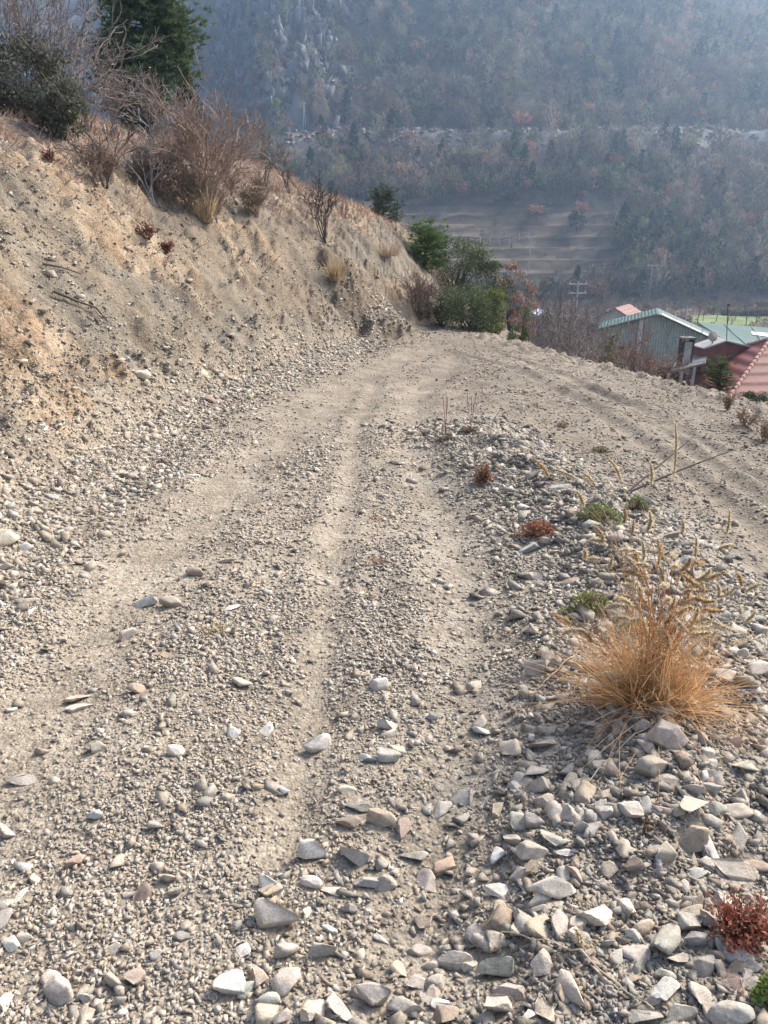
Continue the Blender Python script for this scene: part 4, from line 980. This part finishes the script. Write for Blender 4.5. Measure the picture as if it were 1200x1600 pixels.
cushion('green_plant', 922, 944, 80, 42, 800, .006, ((.28, .30, .10), (.38, .37, .15), (.2, .24, .08)), 'yellowish green plant at the back left of the dry foxtail tuft', 'plant', BG)
cushion('green_plant', 1192, 1555, 46, 70, 420, .007, ((.25, .32, .08), (.35, .40, .12)), 'bright green weed at the right edge near the bottom corner', 'plant', BG)
cushion('green_plant', 938, 702, 36, 12, 160, .006, GRN, 'tiny green weed on the bare right branch of the track', 'plant', BG)
P, t = hit(1155, 1475); s = t / FPX
bare_shrub('red_plant', P, 95 * s, 110 * s, 26, 'bushy red leaved plant among grey stones at the lower right', (.22, .09, .06), 'plant', BG, 2, 1500, ((.36, .12, .075), (.28, .09, .06), (.42, .2, .13)), .0055, r=.003, wob=.18, kids=3, minr=.0009, nseg=3)
for (u, v, h, w, lb) in ((1012, 1290, 40, 70, 'withered brown clump between stones below the tuft'), (838, 640 - 5, 12, 44, 'dry brown clump on the far bare ground of the track'), (880, 668, 20, 36, 'dry brown clump on the right branch of the track')):
    P, t = hit(u, v); s = t / FPX; bare_shrub('withered_clump', P, h * s, w * s * 1.5, 22, lb, (.26, .16, .10), 'withered plant', 'withered plants', 1, 0, r=.004 if v > 800 else .006, wob=.3, minr=.0012, nseg=3)
for (u, v, w, h, c, lb) in ((346, 992, 50, 30, (.40, .32, .16), 'withered yellowish grass on the stones between the left tracks'), (447, 842, 30, 14, (.34, .19, .12), 'rusty dry clump in the stones left of the middle track'), (588, 812, 22, 14, (.42, .2, .13), 'tiny rusty clump between the two right hand tracks'),
                            (480, 812, 28, 14, (.26, .2, .14), 'brown dry clump right of the rusty dry clump'), (400, 912, 26, 14, (.36, .2, .13), 'reddish dry clump behind the withered yellowish grass'), (590, 880, 30, 20, (.4, .24, .16), 'flattened rusty clump beside the middle track'), (320, 1240, 34, 18, (.33, .30, .15), 'faint olive grass among the tan gravel on the left'), (705, 800, 20, 12, (.3, .2, .14), 'brown dry tuft at the left foot of the berm')):
    P, t = hit(u, v); s = t / FPX; tuft('dry_tuft', P, h * s * 1.2, w * s, 70, lb, c, tuple(a * .8 for a in c), 'dry tuft', 'dry tufts on the track', .0014 + .0003 * t, .6)
for (u, v, hh, k, lb) in ((697, 682, 84, 3, 'left pair of thin reddish stems standing at the far end of the berm'), (735, 668, 78, 3, 'right pair of thin reddish stems standing at the far end of the berm')):
    P, t = hit(u, v); s = t / FPX; bare_shrub('thin_stems', P, hh * s * 1.55, 14 * s, k, lb, (.30, .17, .13), 'stems', 'thin red stems', 0, 0, r=.004, wob=.05, minr=.003, nseg=5); cushion('weed', u, v + 4, 34, 12, 140, .007, ((.28, .18, .12), (.2, .2, .1)), 'brownish weed around the foot of the ' + lb.split(' of ')[0], 'plant', 'weeds at the stems')
# dead branch leaning out of the berm
Pb, t = hit(978, 772); e1 = at_depth(1142, 704, Pb[1] + .35) - Pb; e2 = at_depth(1084, 682, Pb[1] + .5) - Pb; e3 = at_depth(1110, 770, Pb[1] + .3) - Pb
root = empty('dead_branch', Pb, 0, 'dark dead branch lying across the far side of the stony berm', 'branch')
part('limb', tubes([((0, 0, .0), e1 * .5 + np.array([0, 0, .01]), .009, .007), (e1 * .5 + np.array([0, 0, .01]), e1, .007, .003)], (.11, .09, .08), 5), M_BARK, root)
part('limb', tubes([((0, 0, .0), e2 * .55, .008, .006), (e2 * .55, e2, .006, .0025)], (.11, .09, .08), 5), M_BARK, root)
# twigs and rubbish of the digger on the right branch and the edge (one mass)
n = 420; y = rng.uniform(3.5, 15, n); x = rng.uniform(1.2, 5.2, n); _, dl, er, sd, bm, bs, py = Zbase(x, y); m = (er < .4) & (bm > .6); x, y = x[m], y[m]; z = Z(x, y) + .012; a = rng.uniform(0, 2 * math.pi, len(x)); L = rng.uniform(.05, .22, len(x))
S = [(np.array([x[i], y[i], z[i]]), np.array([x[i] + math.cos(a[i]) * L[i], y[i] + math.sin(a[i]) * L[i], z[i] + rng.uniform(-.005, .05)]), .0035, .002) for i in range(len(x))]
tw = link('twig_litter', mesh_np('twig_litter', *tubes(S, (.16, .115, .085), 3, .4)), M_BARK); tag(tw, 'small dry twigs littering the lower right branch of the track', 'twigs', kind='stuff')
# ------------------------------------------------------------------ buildings in the valley
def wave_mat(name, c, scale, bump, direction='X', var=.2, rough=.6, coords='Object'):
    m, nt, b = new_mat(name, rough); tc = N(nt, 'ShaderNodeTexCoord').outputs[coords]
    w = N(nt, 'ShaderNodeTexWave', wave_type='BANDS', bands_direction=direction); w.inputs['Scale'].default_value = scale; w.inputs['Distortion'].default_value = .3
    nt.links.new(tc, w.inputs['Vector']); n = noise_n(nt, tc, .9, 5, .7); n2 = noise_n(nt, tc, 7, 4, .7)
    col = mixmul(nt, c, ramp(nt, n, [(.3, 1 - var), (.7, 1 + var)])); col = mixmul(nt, col, ramp(nt, n2, [(.3, 1 - var), (.7, 1 + var)])); col = mixmul(nt, col, ramp(nt, w.outputs['Fac'], [(0, .8), (.6, 1.06)]))
    nt.links.new(col, b.inputs['Base Color']); bp = N(nt, 'ShaderNodeBump'); bp.inputs['Distance'].default_value = bump; bp.inputs['Strength'].default_value = 1
    nt.links.new(w.outputs['Fac'], bp.inputs['Height']); nt.links.new(bp.outputs[0], b.inputs['Normal']); return m

def brick_mat(name, c1, c2, mortar, scale):
    m, nt, b = new_mat(name, .9); t = N(nt, 'ShaderNodeTexBrick'); tc = N(nt, 'ShaderNodeTexCoord').outputs['Object']
    mp = N(nt, 'ShaderNodeMapping'); mp.inputs['Rotation'].default_value = (R(90), 0, 0); nt.links.new(tc, mp.inputs['Vector']); nt.links.new(mp.outputs[0], t.inputs['Vector'])
    t.inputs['Scale'].default_value = scale
    for k, v in (('Color1', c1), ('Color2', c2), ('Mortar', mortar)): t.inputs[k].default_value = (*v, 1)
    col = mixmul(nt, t.outputs['Color'], ramp(nt, noise_n(nt, tc, 2.5, 5), [(.3, .75), (.7, 1.2)])); nt.links.new(col, b.inputs['Base Color']); return m

M_TILE = wave_mat('red roof tiles', (.17, .052, .042), 0.95, .05, 'Z', .22); M_TILE2 = wave_mat('faded red tiles', (.21, .085, .068), .9, .04, 'Z')
M_GREEN = wave_mat('green corrugated sheet', (.29, .335, .305), 1.6, .03, 'X', .22, .5); M_GREEN2 = wave_mat('dark green roof sheet', (.07, .125, .105), 1.3, .03, 'X', .3, .45)
M_BRICK = brick_mat('red brick', (.24, .075, .055), (.19, .055, .045), (.2, .16, .14), 4.0); M_PLASTER = plain_mat('pale plaster', (.50, .45, .38), .9, 1.2); M_DARK = plain_mat('dark weathered wood', (.05, .045, .04), .9)
M_PALE = plain_mat('pale painted metal', (.52, .52, .50), .5); M_GREYS = plain_mat('grey sheet roofing', (.14, .135, .13), .7, 2.5); M_CONC = plain_mat('grey concrete', (.36, .345, .32), .9, 3); M_WHITE = plain_mat('white sheet', (.75, .75, .74), .5, 2, .08)

def solid(name, verts, faces, mat, parent=None, thick=0.0):
    b = bmesh.new(); vs = [b.verts.new(v) for v in verts]
    for f in faces: b.faces.new([vs[i] for i in f])
    bmesh.ops.recalc_face_normals(b, faces=b.faces)
    me = bpy.data.meshes.new(name); b.to_mesh(me); b.free(); return link(name, me, mat, parent)

def slab_quad(name, Q, t, mat, parent):
    """a flat four-cornered panel with thickness t"""
    Q = [np.array(q, float) for q in Q]; n = unit(np.cross(Q[1] - Q[0], Q[-1] - Q[0])); n = n if n[2] > 0 else -n
    V = Q + [q - n * t for q in Q]; k = len(Q)
    return solid(name, [tuple(v) for v in V], [list(range(k)), list(range(2 * k - 1, k - 1, -1))] + [[i, (i + 1) % k, k + (i + 1) % k, k + i] for i in range(k)], mat, parent)

def boxm(name, x0, x1, y0, y1, z0, z1, mat, parent):
    V = [(x, y, z) for z in (z0, z1) for (x, y) in ((x0, y0), (x1, y0), (x1, y1), (x0, y1))]
    return solid(name, V, [[0, 3, 2, 1], [4, 5, 6, 7], [0, 1, 5, 4], [1, 2, 6, 5], [2, 3, 7, 6], [3, 0, 4, 7]], mat, parent)

def poles(name, L, col, mat, parent, sides=6):
    V, F, C = tubes([(np.array(a, float), np.array(b, float), r, r2) for a, b, r, r2 in L], (1, 1, 1), sides, 0); return link(name, mesh_np(name, V, F), mat, parent)

# red tiled brick house
K = at_depth(1142, 621, 34.0); ang = R(5)
house = empty('brick_house', (K[0], K[1], float(valley(np.array(K[0]), np.array(K[1])))), ang, 'red brick house with a red tiled hip roof below the right shoulder', 'house')
zb = K[2] - house.location.z; D_, W_ = 7.0, 11.0; rh = 2.05; hd = D_ / 2
E = [(-.25, -.25, zb), (W_ + .25, -.25, zb), (W_ + .25, D_ + .25, zb), (-.25, D_ + .25, zb), (hd, hd, zb + rh), (W_ - hd, hd, zb + rh)]
E2 = [(a, b, c - .14) for a, b, c in E[:4]]
solid('roof', E + E2, [[0, 1, 5, 4], [1, 2, 5], [2, 3, 4, 5], [3, 0, 4], [0, 6, 7, 1], [1, 7, 8, 2], [2, 8, 9, 3], [3, 9, 6, 0], [9, 8, 7, 6]], M_TILE, house)
cap = [(np.array(E[0]), np.array(E[4])), (np.array(E[4]), np.array(E[5])), (np.array(E[3]), np.array(E[4]))]
segs = []
for a, b in cap:
    n = int(np.linalg.norm(b - a) / .34)
    for i in range(n): segs.append((a + (b - a) * i / n + np.array([0, 0, .03]), a + (b - a) * (i + 1) / n + np.array([0, 0, .03]), .11, .08))
V, F, C = tubes(segs, (1, 1, 1), 6, 0); link('ridge_tiles', mesh_np('ridge_tiles', V, F), plain_mat('bleached ridge tile', (.40, .22, .18), .85), house)
boxm('wall', 0, W_, 0, D_, -.3, zb - .16, M_PLASTER, house)
w_ = boxm('window', 1.6, 2.6, -.05, .02, zb - 1.7, zb - .6, M_DARK, house)
# raised brick gable behind
def loc(u, v, y, root=house):
    p = at_depth(u, v, y) - np.array(root.location); c, s = math.cos(-root.rotation_euler.z), math.sin(-root.rotation_euler.z); return np.array([p[0] * c - p[1] * s, p[0] * s + p[1] * c, p[2]])
l, a, r = loc(1100, 545, 38), loc(1134, 534, 38), loc(1171, 543, 38); dy = 1.1
G = [(l[0], l[1], 0), (r[0], l[1], 0), (r[0], l[1], r[2]), (a[0], l[1], a[2]), (l[0], l[1], l[2])]
solid('gable_wall', G + [(x, y + dy, z) for x, y, z in G], [[0, 1, 2, 3, 4], [9, 8, 7, 6, 5], [0, 5, 6, 1], [1, 6, 7, 2], [2, 7, 8, 3], [3, 8, 9, 4], [4, 9, 5, 0]], M_BRICK, house)
for (p, q) in ((l, a), (a, r)):
    p2 = p + (p - q) * .1; q2 = q
    slab_quad('gable_roof', [(p2[0], l[1] - .15, p2[2] + .08), (q2[0] + (.0), l[1] - .15, q2[2] + .08), (q2[0], l[1] + dy, q2[2] + .08), (p2[0], l[1] + dy, p2[2] + .08)] if p is l else [(p[0], l[1] - .15, p[2] + .08), (q[0] + .12, l[1] - .15, q[2] + .05), (q[0] + .12, l[1] + dy, q[2] + .05), (p[0], l[1] + dy, p[2] + .08)], .07, M_CONC, house)
# lean-to with dark posts
A = [loc(1046, 581, 36.2), loc(1102, 567, 36.2), loc(1106, 546, 39.5), loc(1062, 556, 39.5)]
slab_quad('lean_to_roof', A, .07, M_GREYS, house)
for f in (.04, .4, .75): 
    p = A[0] * (1 - f) + A[1] * f; boxm('post', p[0] - .06, p[0] + .06, p[1] + .1, p[1] + .22, 0, p[2] - .1, M_CONC, house)
boxm('lean_to_wall', A[0][0] + .2, A[1][0], A[0][1] + 1.6, A[0][1] + 1.75, 0, A[0][2] - .05, M_DARK, house)
c = loc(1071, 552, 37.2); ch = empty('chimney', (0, 0, 0)); ch.parent = house
ch.location = (c[0], c[1], c[2]); w2 = .27
boxm('stack', -w2 + .07, w2 - .07, -.2, .2, -.9, .55, M_CONC, ch); boxm('side', -w2, -w2 + .07, -.24, .24, -.7, .68, M_DARK, ch); boxm('side', w2 - .07, w2, -.24, .24, -.7, .68, M_DARK, ch); boxm('cap', -w2 - .05, w2 + .05, -.3, .3, .68, .76, M_GREYS, ch)
c = loc(1113, 535, 38.2); dsh = empty('satellite_dish', tuple(c)); dsh.parent = house
b = bmesh.new(); bmesh.ops.create_cone(b, cap_ends=True, segments=20, radius1=.24, radius2=.02, depth=.07, matrix=Matrix.Rotation(R(75), 4, 'X')); me = bpy.data.meshes.new('dish'); b.to_mesh(me); b.free(); d_ = link('dish', me, plain_mat('beige dish', (.38, .30, .25), .6), dsh); d_.location = (0, 0, .28)
poles('bracket', [((0, 0, -.2), (0, 0, .3), .03, .03), ((0, -.05, .1), (.02, -.3, .22), .012, .012)], None, M_DARK, dsh)
c0 = loc(1135, 545, 39); c1 = loc(1137, 477, 39); poles('mast', [(c0, c1, .022, .016), (c1, c1 + np.array([.08, 0, .02]), .07, .07)], None, M_DARK, house)

# green hall
o = at_depth(1030, 487, 58); gz0 = float(valley(np.array(o[0]), np.array(o[1])))
hall = empty('green_hall', (o[0], o[1], gz0), R(-17), 'large green corrugated hall with a low gable behind the brick house', 'building')
L_, A_, R_ = loc(945, 515, 58, hall), loc(1030, 493, 58, hall), loc(1136, 538, 58, hall)
L_[1] = A_[1] = R_[1] = 0; dp = 4.5
G = [(L_[0], 0, -1), (R_[0], 0, -1), (R_[0], 0, R_[2]), (0, 0, A_[2]), (L_[0], 0, L_[2])]
solid('wall', G + [(x, y + dp, z) for x, y, z in G], [[0, 1, 2, 3, 4], [9, 8, 7, 6, 5], [0, 5, 6, 1], [1, 6, 7, 2], [2, 7, 8, 3], [3, 8, 9, 4], [4, 9, 5, 0]], M_GREEN, hall)
slab_quad('roof', [(L_[0] - .5, -.4, L_[2] - .1), (0, -.4, A_[2] + .12), (0, dp + .3, A_[2] + .12), (L_[0] - .5, dp + .3, L_[2] - .1)], .08, M_GREEN2, hall)
slab_quad('roof', [(0, -.4, A_[2] + .12), (R_[0] + .5, -.4, R_[2] - .1), (R_[0] + .5, dp + .3, R_[2] - .1), (0, dp + .3, A_[2] + .12)], .08, M_GREEN2, hall)
slab_quad('barge_board', [(.2, -.47, A_[2] + .12), (R_[0] + .5, -.47, R_[2] - .06), (R_[0] + .5, .55, R_[2] - .06), (.2, .55, A_[2] + .14)], .05, M_PALE, hall)
slab_quad('barge_board', [(L_[0] - .5, -.47, L_[2] - .02), (-.1, -.47, A_[2] + .19), (-.1, -.15, A_[2] + .19), (L_[0] - .5, -.15, L_[2] - .02)], .05, M_GREYS, hall)
boxm('flue', -1.3, -1.0, -.3, -.05, 0, A_[2] - .3, M_PALE, hall)
p = loc(1095, 516, 58, hall); poles('railing', [((p[0], -.2, p[2] - .5), (p[0], -.2, p[2] + .25), .04, .04), ((p[0], -.2, p[2] + .25), (p[0] + 1.9, -.2, p[2] - .55), .04, .04), ((p[0] + 1.9, -.2, p[2] - .55), (p[0] + 1.9, -.2, p[2] - 1.0), .04, .04)], None, M_PALE, hall)
# its lower neighbour with the flat green roof
qa = [at_depth(1090, 503, 78), at_depth(1225, 514, 78), at_depth(1232, 550, 61), at_depth(1142, 538, 61)]
o = np.array([qa[3][0], qa[3][1], float(valley(np.array(qa[3][0]), np.array(qa[3][1])))]); ann = empty('green_annex', o, 0, 'low wide green roofed building at the right edge beside the green hall', 'building')
q2 = [q - o for q in qa]; slab_quad('roof', q2, .12, M_GREEN2, ann); inn_ = sum(q2) / 4
B = [(inn_ + (q - inn_) * .95) for q in q2]; T = [(v[0], v[1], v[2] - .16) for v in B]; Bt = [(v[0], v[1], -1.0) for v in B]
solid('wall', T + Bt, [[0, 1, 2, 3], [7, 6, 5, 4]] + [[i, (i + 1) % 4, 4 + (i + 1) % 4, 4 + i] for i in range(4)], M_PLASTER, ann)
def on_roof(s, t): return (q2[3] * (1 - s) + q2[2] * s) * (1 - t) + (q2[0] * (1 - s) + q2[1] * s) * t + np.array([0, 0, .03])
slab_quad('skylight', [on_roof(.55, .55), on_roof(.95, .50), on_roof(.95, .68), on_roof(.57, .70)], .025, M_WHITE, ann)
for k in (.3, .62): poles('roof_seam', [(on_roof(k, .02), on_roof(k, .98), .05, .05)], None, M_GREEN, ann, 4)

# small far house and white shed
def gable_house(name, u, vr, y, w, d, hroof, rz, label, wallm, roofm, cat='house'):
    p = at_depth(u, vr, y); zg = float(Z(p[0], p[1], False, True)); root = empty(name, (p[0], p[1], zg), rz, label, cat); ht = max(p[2] - zg, 2.2); he = ht - hroof
    G = [(-w / 2, 0, -1), (w / 2, 0, -1), (w / 2, 0, he), (0, 0, ht - .05), (-w / 2, 0, he)]
    solid('wall', G + [(x, yy_ + d, z) for x, yy_, z in G], [[0, 1, 2, 3, 4], [9, 8, 7, 6, 5], [0, 5, 6, 1], [1, 6, 7, 2], [2, 7, 8, 3], [3, 8, 9, 4], [4, 9, 5, 0]], wallm, root)
    for s in (-1, 1): slab_quad('roof', [(s * (w / 2 + .3), -.35, he - .15), (0, -.35, ht + .05), (0, d + .3, ht + .05), (s * (w / 2 + .3), d + .3, he - .15)], .12, roofm, root)
    boxm('window', -.45, .45, -.06, .02, he - 1.3, he - .3, M_DARK, root); return root
gable_house('small_house', 962, 481, 108, 4.6, 6.5, 1.25, R(-32), 'small plastered house with a red roof left of the green hall', M_PLASTER, M_TILE2)
gable_house('white_shed', 853, 486, 95, 1.5, 2.4, .25, R(8), 'tiny white roofed shed beyond the thicket left of the small house', M_GREYS, M_WHITE, 'shed')

# green meadow, hedge, pale track in the valley
def sheet(name, x0, x1, y0, y1, dz, c, kind='structure', wob=2.0):
    X, Y, F = grid_mesh(np.linspace(x0, x1, 40), np.linspace(y0, y1, 30)); Y2 = Y + wob * np.sin(X * .21); X2 = X + wob * np.sin(Y * .17); z = Z(X2, Y2, False, True) + dz
    C = np.array(c)[None] * (1 + .25 * fbm(X2, Y2, 5, 3, 88))[:, None]; return tag(link(name, mesh_np(name, np.stack([X2, Y2, z], 1), F, C), M_FAR), kind=kind)
sheet('meadow', 52, 84, 122, 152, .22, (.15, .19, .07)); sheet('field_path', 70, 108, 160, 163, .2, (.3, .28, .25))
def hedge(u0, u1, v, y, hgt, label):
    p0, p1 = at_depth(u0, v, y), at_depth(u1, v, y); n = 2600; t = rng.uniform(size=n); P = p0 + (p1 - p0) * t[:, None]; P[:, 1] += rng.normal(0, .5, n); g = Z(P[:, 0], P[:, 1], False, True); P[:, 2] = g + hgt * rng.uniform(0, 1, n) ** .8 * (.8 + .3 * fbm(P[:, 0], P[:, 1], 3, 2, 5))
    o = P.mean(0); o[2] = g.mean(); h = link('hedge', mesh_np('hedge', *leaves(P - o, .22, ((.05, .07, .035), (.07, .09, .045)))), M_LEAF); h.location = o; tag(h, label, 'hedge', 'hedges in the valley')
hedge(1166, 1230, 470, 168, 2.6, 'dark hedge beyond the meadow at the right edge'); hedge(1128, 1225, 487, 154, 1.4, 'low dark hedge along the far side of the meadow')

# power poles
def power_pole(u, vt, vb, label, arms=1, y=None, lattice=False):
    if y is None: P, t = hit(u, vb)
    else:
        q_ = at_depth(u, vb, y); P = np.array([q_[0], y, float(Z(q_[0], y))])
    top = at_depth(u, vt, P[1])[2] - P[2]; root = empty('power_pole', P, 0, label, 'power pole', 'power poles'); r = .012 * top + .05
    if lattice:
        w = top * .055; S = [((sx * w, sy * w, -.3), (sx * w * .35, sy * w * .35, top), .12, .10) for sx in (-1, 1) for sy in (-1, 1)]
        for k in range(7):
            z0, z1 = top * k / 7, top * (k + 1) / 7; f0, f1 = w * (1 - .65 * k / 7), w * (1 - .65 * (k + 1) / 7); S += [((-f0, -f0, z0), (f1, -f1, z1), .045, .045), ((f0, f0, z0), (-f1, f1, z1), .045, .045)]
        poles('tower', S, None, M_PALE, root, 4)
    else: poles('post', [((0, 0, -.3), (0, 0, top), r, r * .7)], None, M_CONC, root)
    for k in range(arms):
        z = top * (.96 - .13 * k); aw = top * .14; ca = poles('crossarm', [((-aw, 0, z), (aw, 0, z), .08, .08)], None, M_CONC, root, 4)
        for f in (-.85, 0, .85): poles('insulator', [((f * aw, 0, z + .06), (f * aw, 0, z + .38), .06, .05)], None, M_PALE, ca)
    return root
power_pole(1013, 413, 471, 'tall pale concrete power pole at the foot of the mountain', 1); power_pole(826, 368, 424, 'slim leaning power pole at the end of the terraced fields', 1)
power_pole(898, 440, 505, 'grey power pole with long crossarms above the valley thicket', 2, y=92); power_pole(476, 160, 198, 'pale lattice power pole on the edge of the mountain road', 1, lattice=True)
power_pole(1070, 477, 512, 'street lamp like pole standing beside the meadow', 0, y=118)
# fences on the terraces
def fence(pts, n, hgt, label):
    A = hit(*pts[0])[0]; B = hit(*pts[1])[0]; root = empty('post_fence', A, 0, label, 'fence', 'post fences on the terraces'); prev = None; W = []
    for k in range(n):
        p = A + (B - A) * k / (n - 1); p[2] = float(Z(p[0], p[1], False, True)); q = p - A; poles('post', [(q + np.array([0, 0, -.3]), q + np.array([0, 0, hgt]), .10, .09)], None, M_CONC, root, 4)
        if prev is not None: W += [(prev + np.array([0, 0, h_]), q + np.array([0, 0, h_]), .03, .03) for h_ in (hgt * .5, hgt * .9)]
        prev = q
    poles('wire', W, None, M_CONC, root, 3)
fence([(735, 383), (826, 375)], 7, 1.9, 'row of white fence posts on the upper terrace beside the leaning pole'); fence([(925, 424), (1000, 420)], 5, 1.9, 'row of white fence posts on the lower terrace left of the tall pole')

# ------------------------------------------------------------------ trees one can tell apart, across the valley
def far_tree(name, u, vb, hpx, wr, kind, col, label, cat, group):
    P, t = hit(u, vb); h = hpx * t / FPX; i = rng.integers(0, 6); V, F = TPL[kind][i]; root = empty(name, P, float(rng.uniform(0, 6)), label, cat, group)
    V2 = np.concatenate([V, V @ np.array(Matrix.Rotation(1.3, 3, 'Z')) * np.array([.9, .9, .97])]) * np.array([h * wr, h * wr, h]); F2 = np.concatenate([F, F + len(V)]); C = np.array(col)[None] * rng.uniform(.65, 1.35, (len(V2), 1))
    part('crown', (V2, F2, C), M_LEAF, root); part('trunk', tubes([(np.array([0, 0, -.3]), np.array([0, 0, h * .6]), .02 * h, .008 * h)], (.10, .08, .065), 5), M_BARK, root); return root
FT = 'single trees across the valley'
for (u, vb, hp, wr, kd, c, lb, ct) in ((542, 192, 46, .9, 'pine', (.04, .065, .035), 'tall dark conifer standing above the bend of the mountain road', 'conifer'), (612, 212, 36, 1.3, 'pine', (.03, .05, .03), 'dark conifer rising through the mountain road left of the scree', 'conifer'),
   (766, 200, 42, 1.2, 'bush', (.045, .07, .04), 'round dark green tree just above the mountain road', 'tree'), (686, 190, 34, 1.1, 'bush', (.05, .075, .04), 'smaller round green tree above the mountain road', 'tree'), (553, 235, 36, 1.2, 'pine', (.03, .05, .03), 'dark conifer below the edge of the mountain road', 'conifer'),
   (815, 205, 34, 1.2, 'leafy', (.36, .17, .11), 'rust coloured oak just above the mountain road', 'oak tree'), (640, 225, 26, 1.3, 'leafy', (.32, .17, .13), 'rust coloured oak below the rubble edge of the mountain road', 'oak tree'), (905, 345, 30, 1.2, 'leafy', (.30, .14, .09), 'rusty oak above the right end of the terraces', 'oak tree'),
   (1025, 430, 46, .9, 'leafy', (.33, .17, .12), 'rusty oak beside the tall pale power pole', 'oak tree'), (900, 365, 34, 1.2, 'bush', (.05, .075, .05), 'dark green tree in the woods above the lower terrace', 'tree'), (838, 345, 28, 1.1, 'leafy', (.36, .17, .10), 'rusty oak at the right end of the upper terraces', 'oak tree')):
    far_tree('far_tree', u, vb, hp, wr, kd, c, lb, ct, FT)
protos = []
def bare_tree_proto(h):
    segs, tips = [], []
    grow(segs, tips, (0, 0, -.2), (0, 0, 1), h * .55, h * .016, 3, .1, .5, .12, 5, 2, .6); return mesh_np('branches', *tubes(segs, (.17, .14, .125), 3, .25, .02))
pm = [bare_tree_proto(1.0 * k) for k in (5, 6, 7)]
for me in pm: me.materials.append(M_BARK)
regs = (('leafless thin grey tree on the steep slope just below the end of the track', 838, 965, 520, 560, 24, 55, 16), ('leafless grey tree in the thicket behind the small red roofed house', 850, 1000, 488, 505, 105, 150, 16), ('leafless pale tree in the row between the green hall and the mountain', 1000, 1120, 478, 492, 140, 185, 14), ('leafless tree on the edge of the green meadow', 1085, 1200, 492, 506, 112, 150, 10), ('leafless tree in the thicket below the end of the track', 800, 935, 500, 530, 60, 95, 12))
for lb, u0, u1, v0, v1, y0, y1, k in regs:
    for i in range(k):
        y = rng.uniform(y0, y1); p = at_depth(rng.uniform(u0, u1), v0, y); z = float(Z(p[0], y)); root = empty('valley_tree', (p[0], y, z), float(rng.uniform(0, 6)), lb, 'bare tree', 'bare trees on the valley floor')
        b_ = bpy.data.objects.new('branches', pm[int(rng.integers(0, 3))]); COL.objects.link(b_); b_.parent = root; s = rng.uniform(.65, 1.15) * (.55 if y < 56 else 1); b_.scale = (s, s, s)
# scrub that covers the valley floor and the slope below the track (one mass)
n = 5200; y = 62 + 142 * rng.uniform(size=n) ** 1.3; x = rng.uniform(-.15, .62, n) * y + 2; z, i_ = Z(x, y, True); 
free = (i_['er'] > 1.5) & ~((x > 50) & (x < 86) & (y > 118) & (y < 156)) & ~((x > 12) & (x < 42) & (y > 32) & (y < 82)); dens = np.clip(.55 + 1.0 * fbm(x, y, 12, 3, 808), .05, 1); m = free & (rng.uniform(size=n) < dens); x, y, z = x[m], y[m], z[m]; n = len(x)
kd = rng.choice(['bare', 'bush', 'leafy'], n, p=[.78, .12, .10]); cl = np.zeros((n, 3)); cl[kd == 'bare'] = (.20, .155, .13); cl[kd == 'bush'] = (.10, .115, .06); cl[kd == 'leafy'] = (.30, .16, .11); cl *= rng.uniform(.6, 1.3, (n, 1))
sc_ = link('valley_scrub', mesh_np('valley_scrub', *scatter(np.stack([x, y, z - .1], 1), rng.uniform(.7, 2.6, n), kd, cl, np.full(n, 1.5))), M_LEAF); tag(sc_, 'low leafless scrub covering the valley floor below the track', 'scrub', kind='stuff')
# ------------------------------------------------------------------ haze over the valley
bm_ = bmesh.new(); bmesh.ops.create_cube(bm_, size=1.0)
hz = bpy.data.meshes.new('haze'); bm_.to_mesh(hz); bm_.free()
zlo = float(min(vz.min(), gz.min())) - 1.5; zhi = float(max(vz.max() + 9, 20))
haze = link('haze', hz, None)
haze.scale = (710, 640, zhi - zlo); haze.location = (15, 250, 0.5 * (zlo + zhi))
hm = bpy.data.materials.new('haze'); hm.use_nodes = True; nt = hm.node_tree
nt.nodes.remove(nt.nodes['Principled BSDF'])
pv = nt.nodes.new('ShaderNodeVolumePrincipled'); pv.inputs['Density'].default_value = 0.00074
pv.inputs['Color'].default_value = (0.50, 0.70, 1.0, 1); pv.inputs['Anisotropy'].default_value = 0.6
nt.links.new(pv.outputs[0], nt.nodes['Material Output'].inputs['Volume'])
hz.materials.append(hm); tag(haze, kind='stuff')
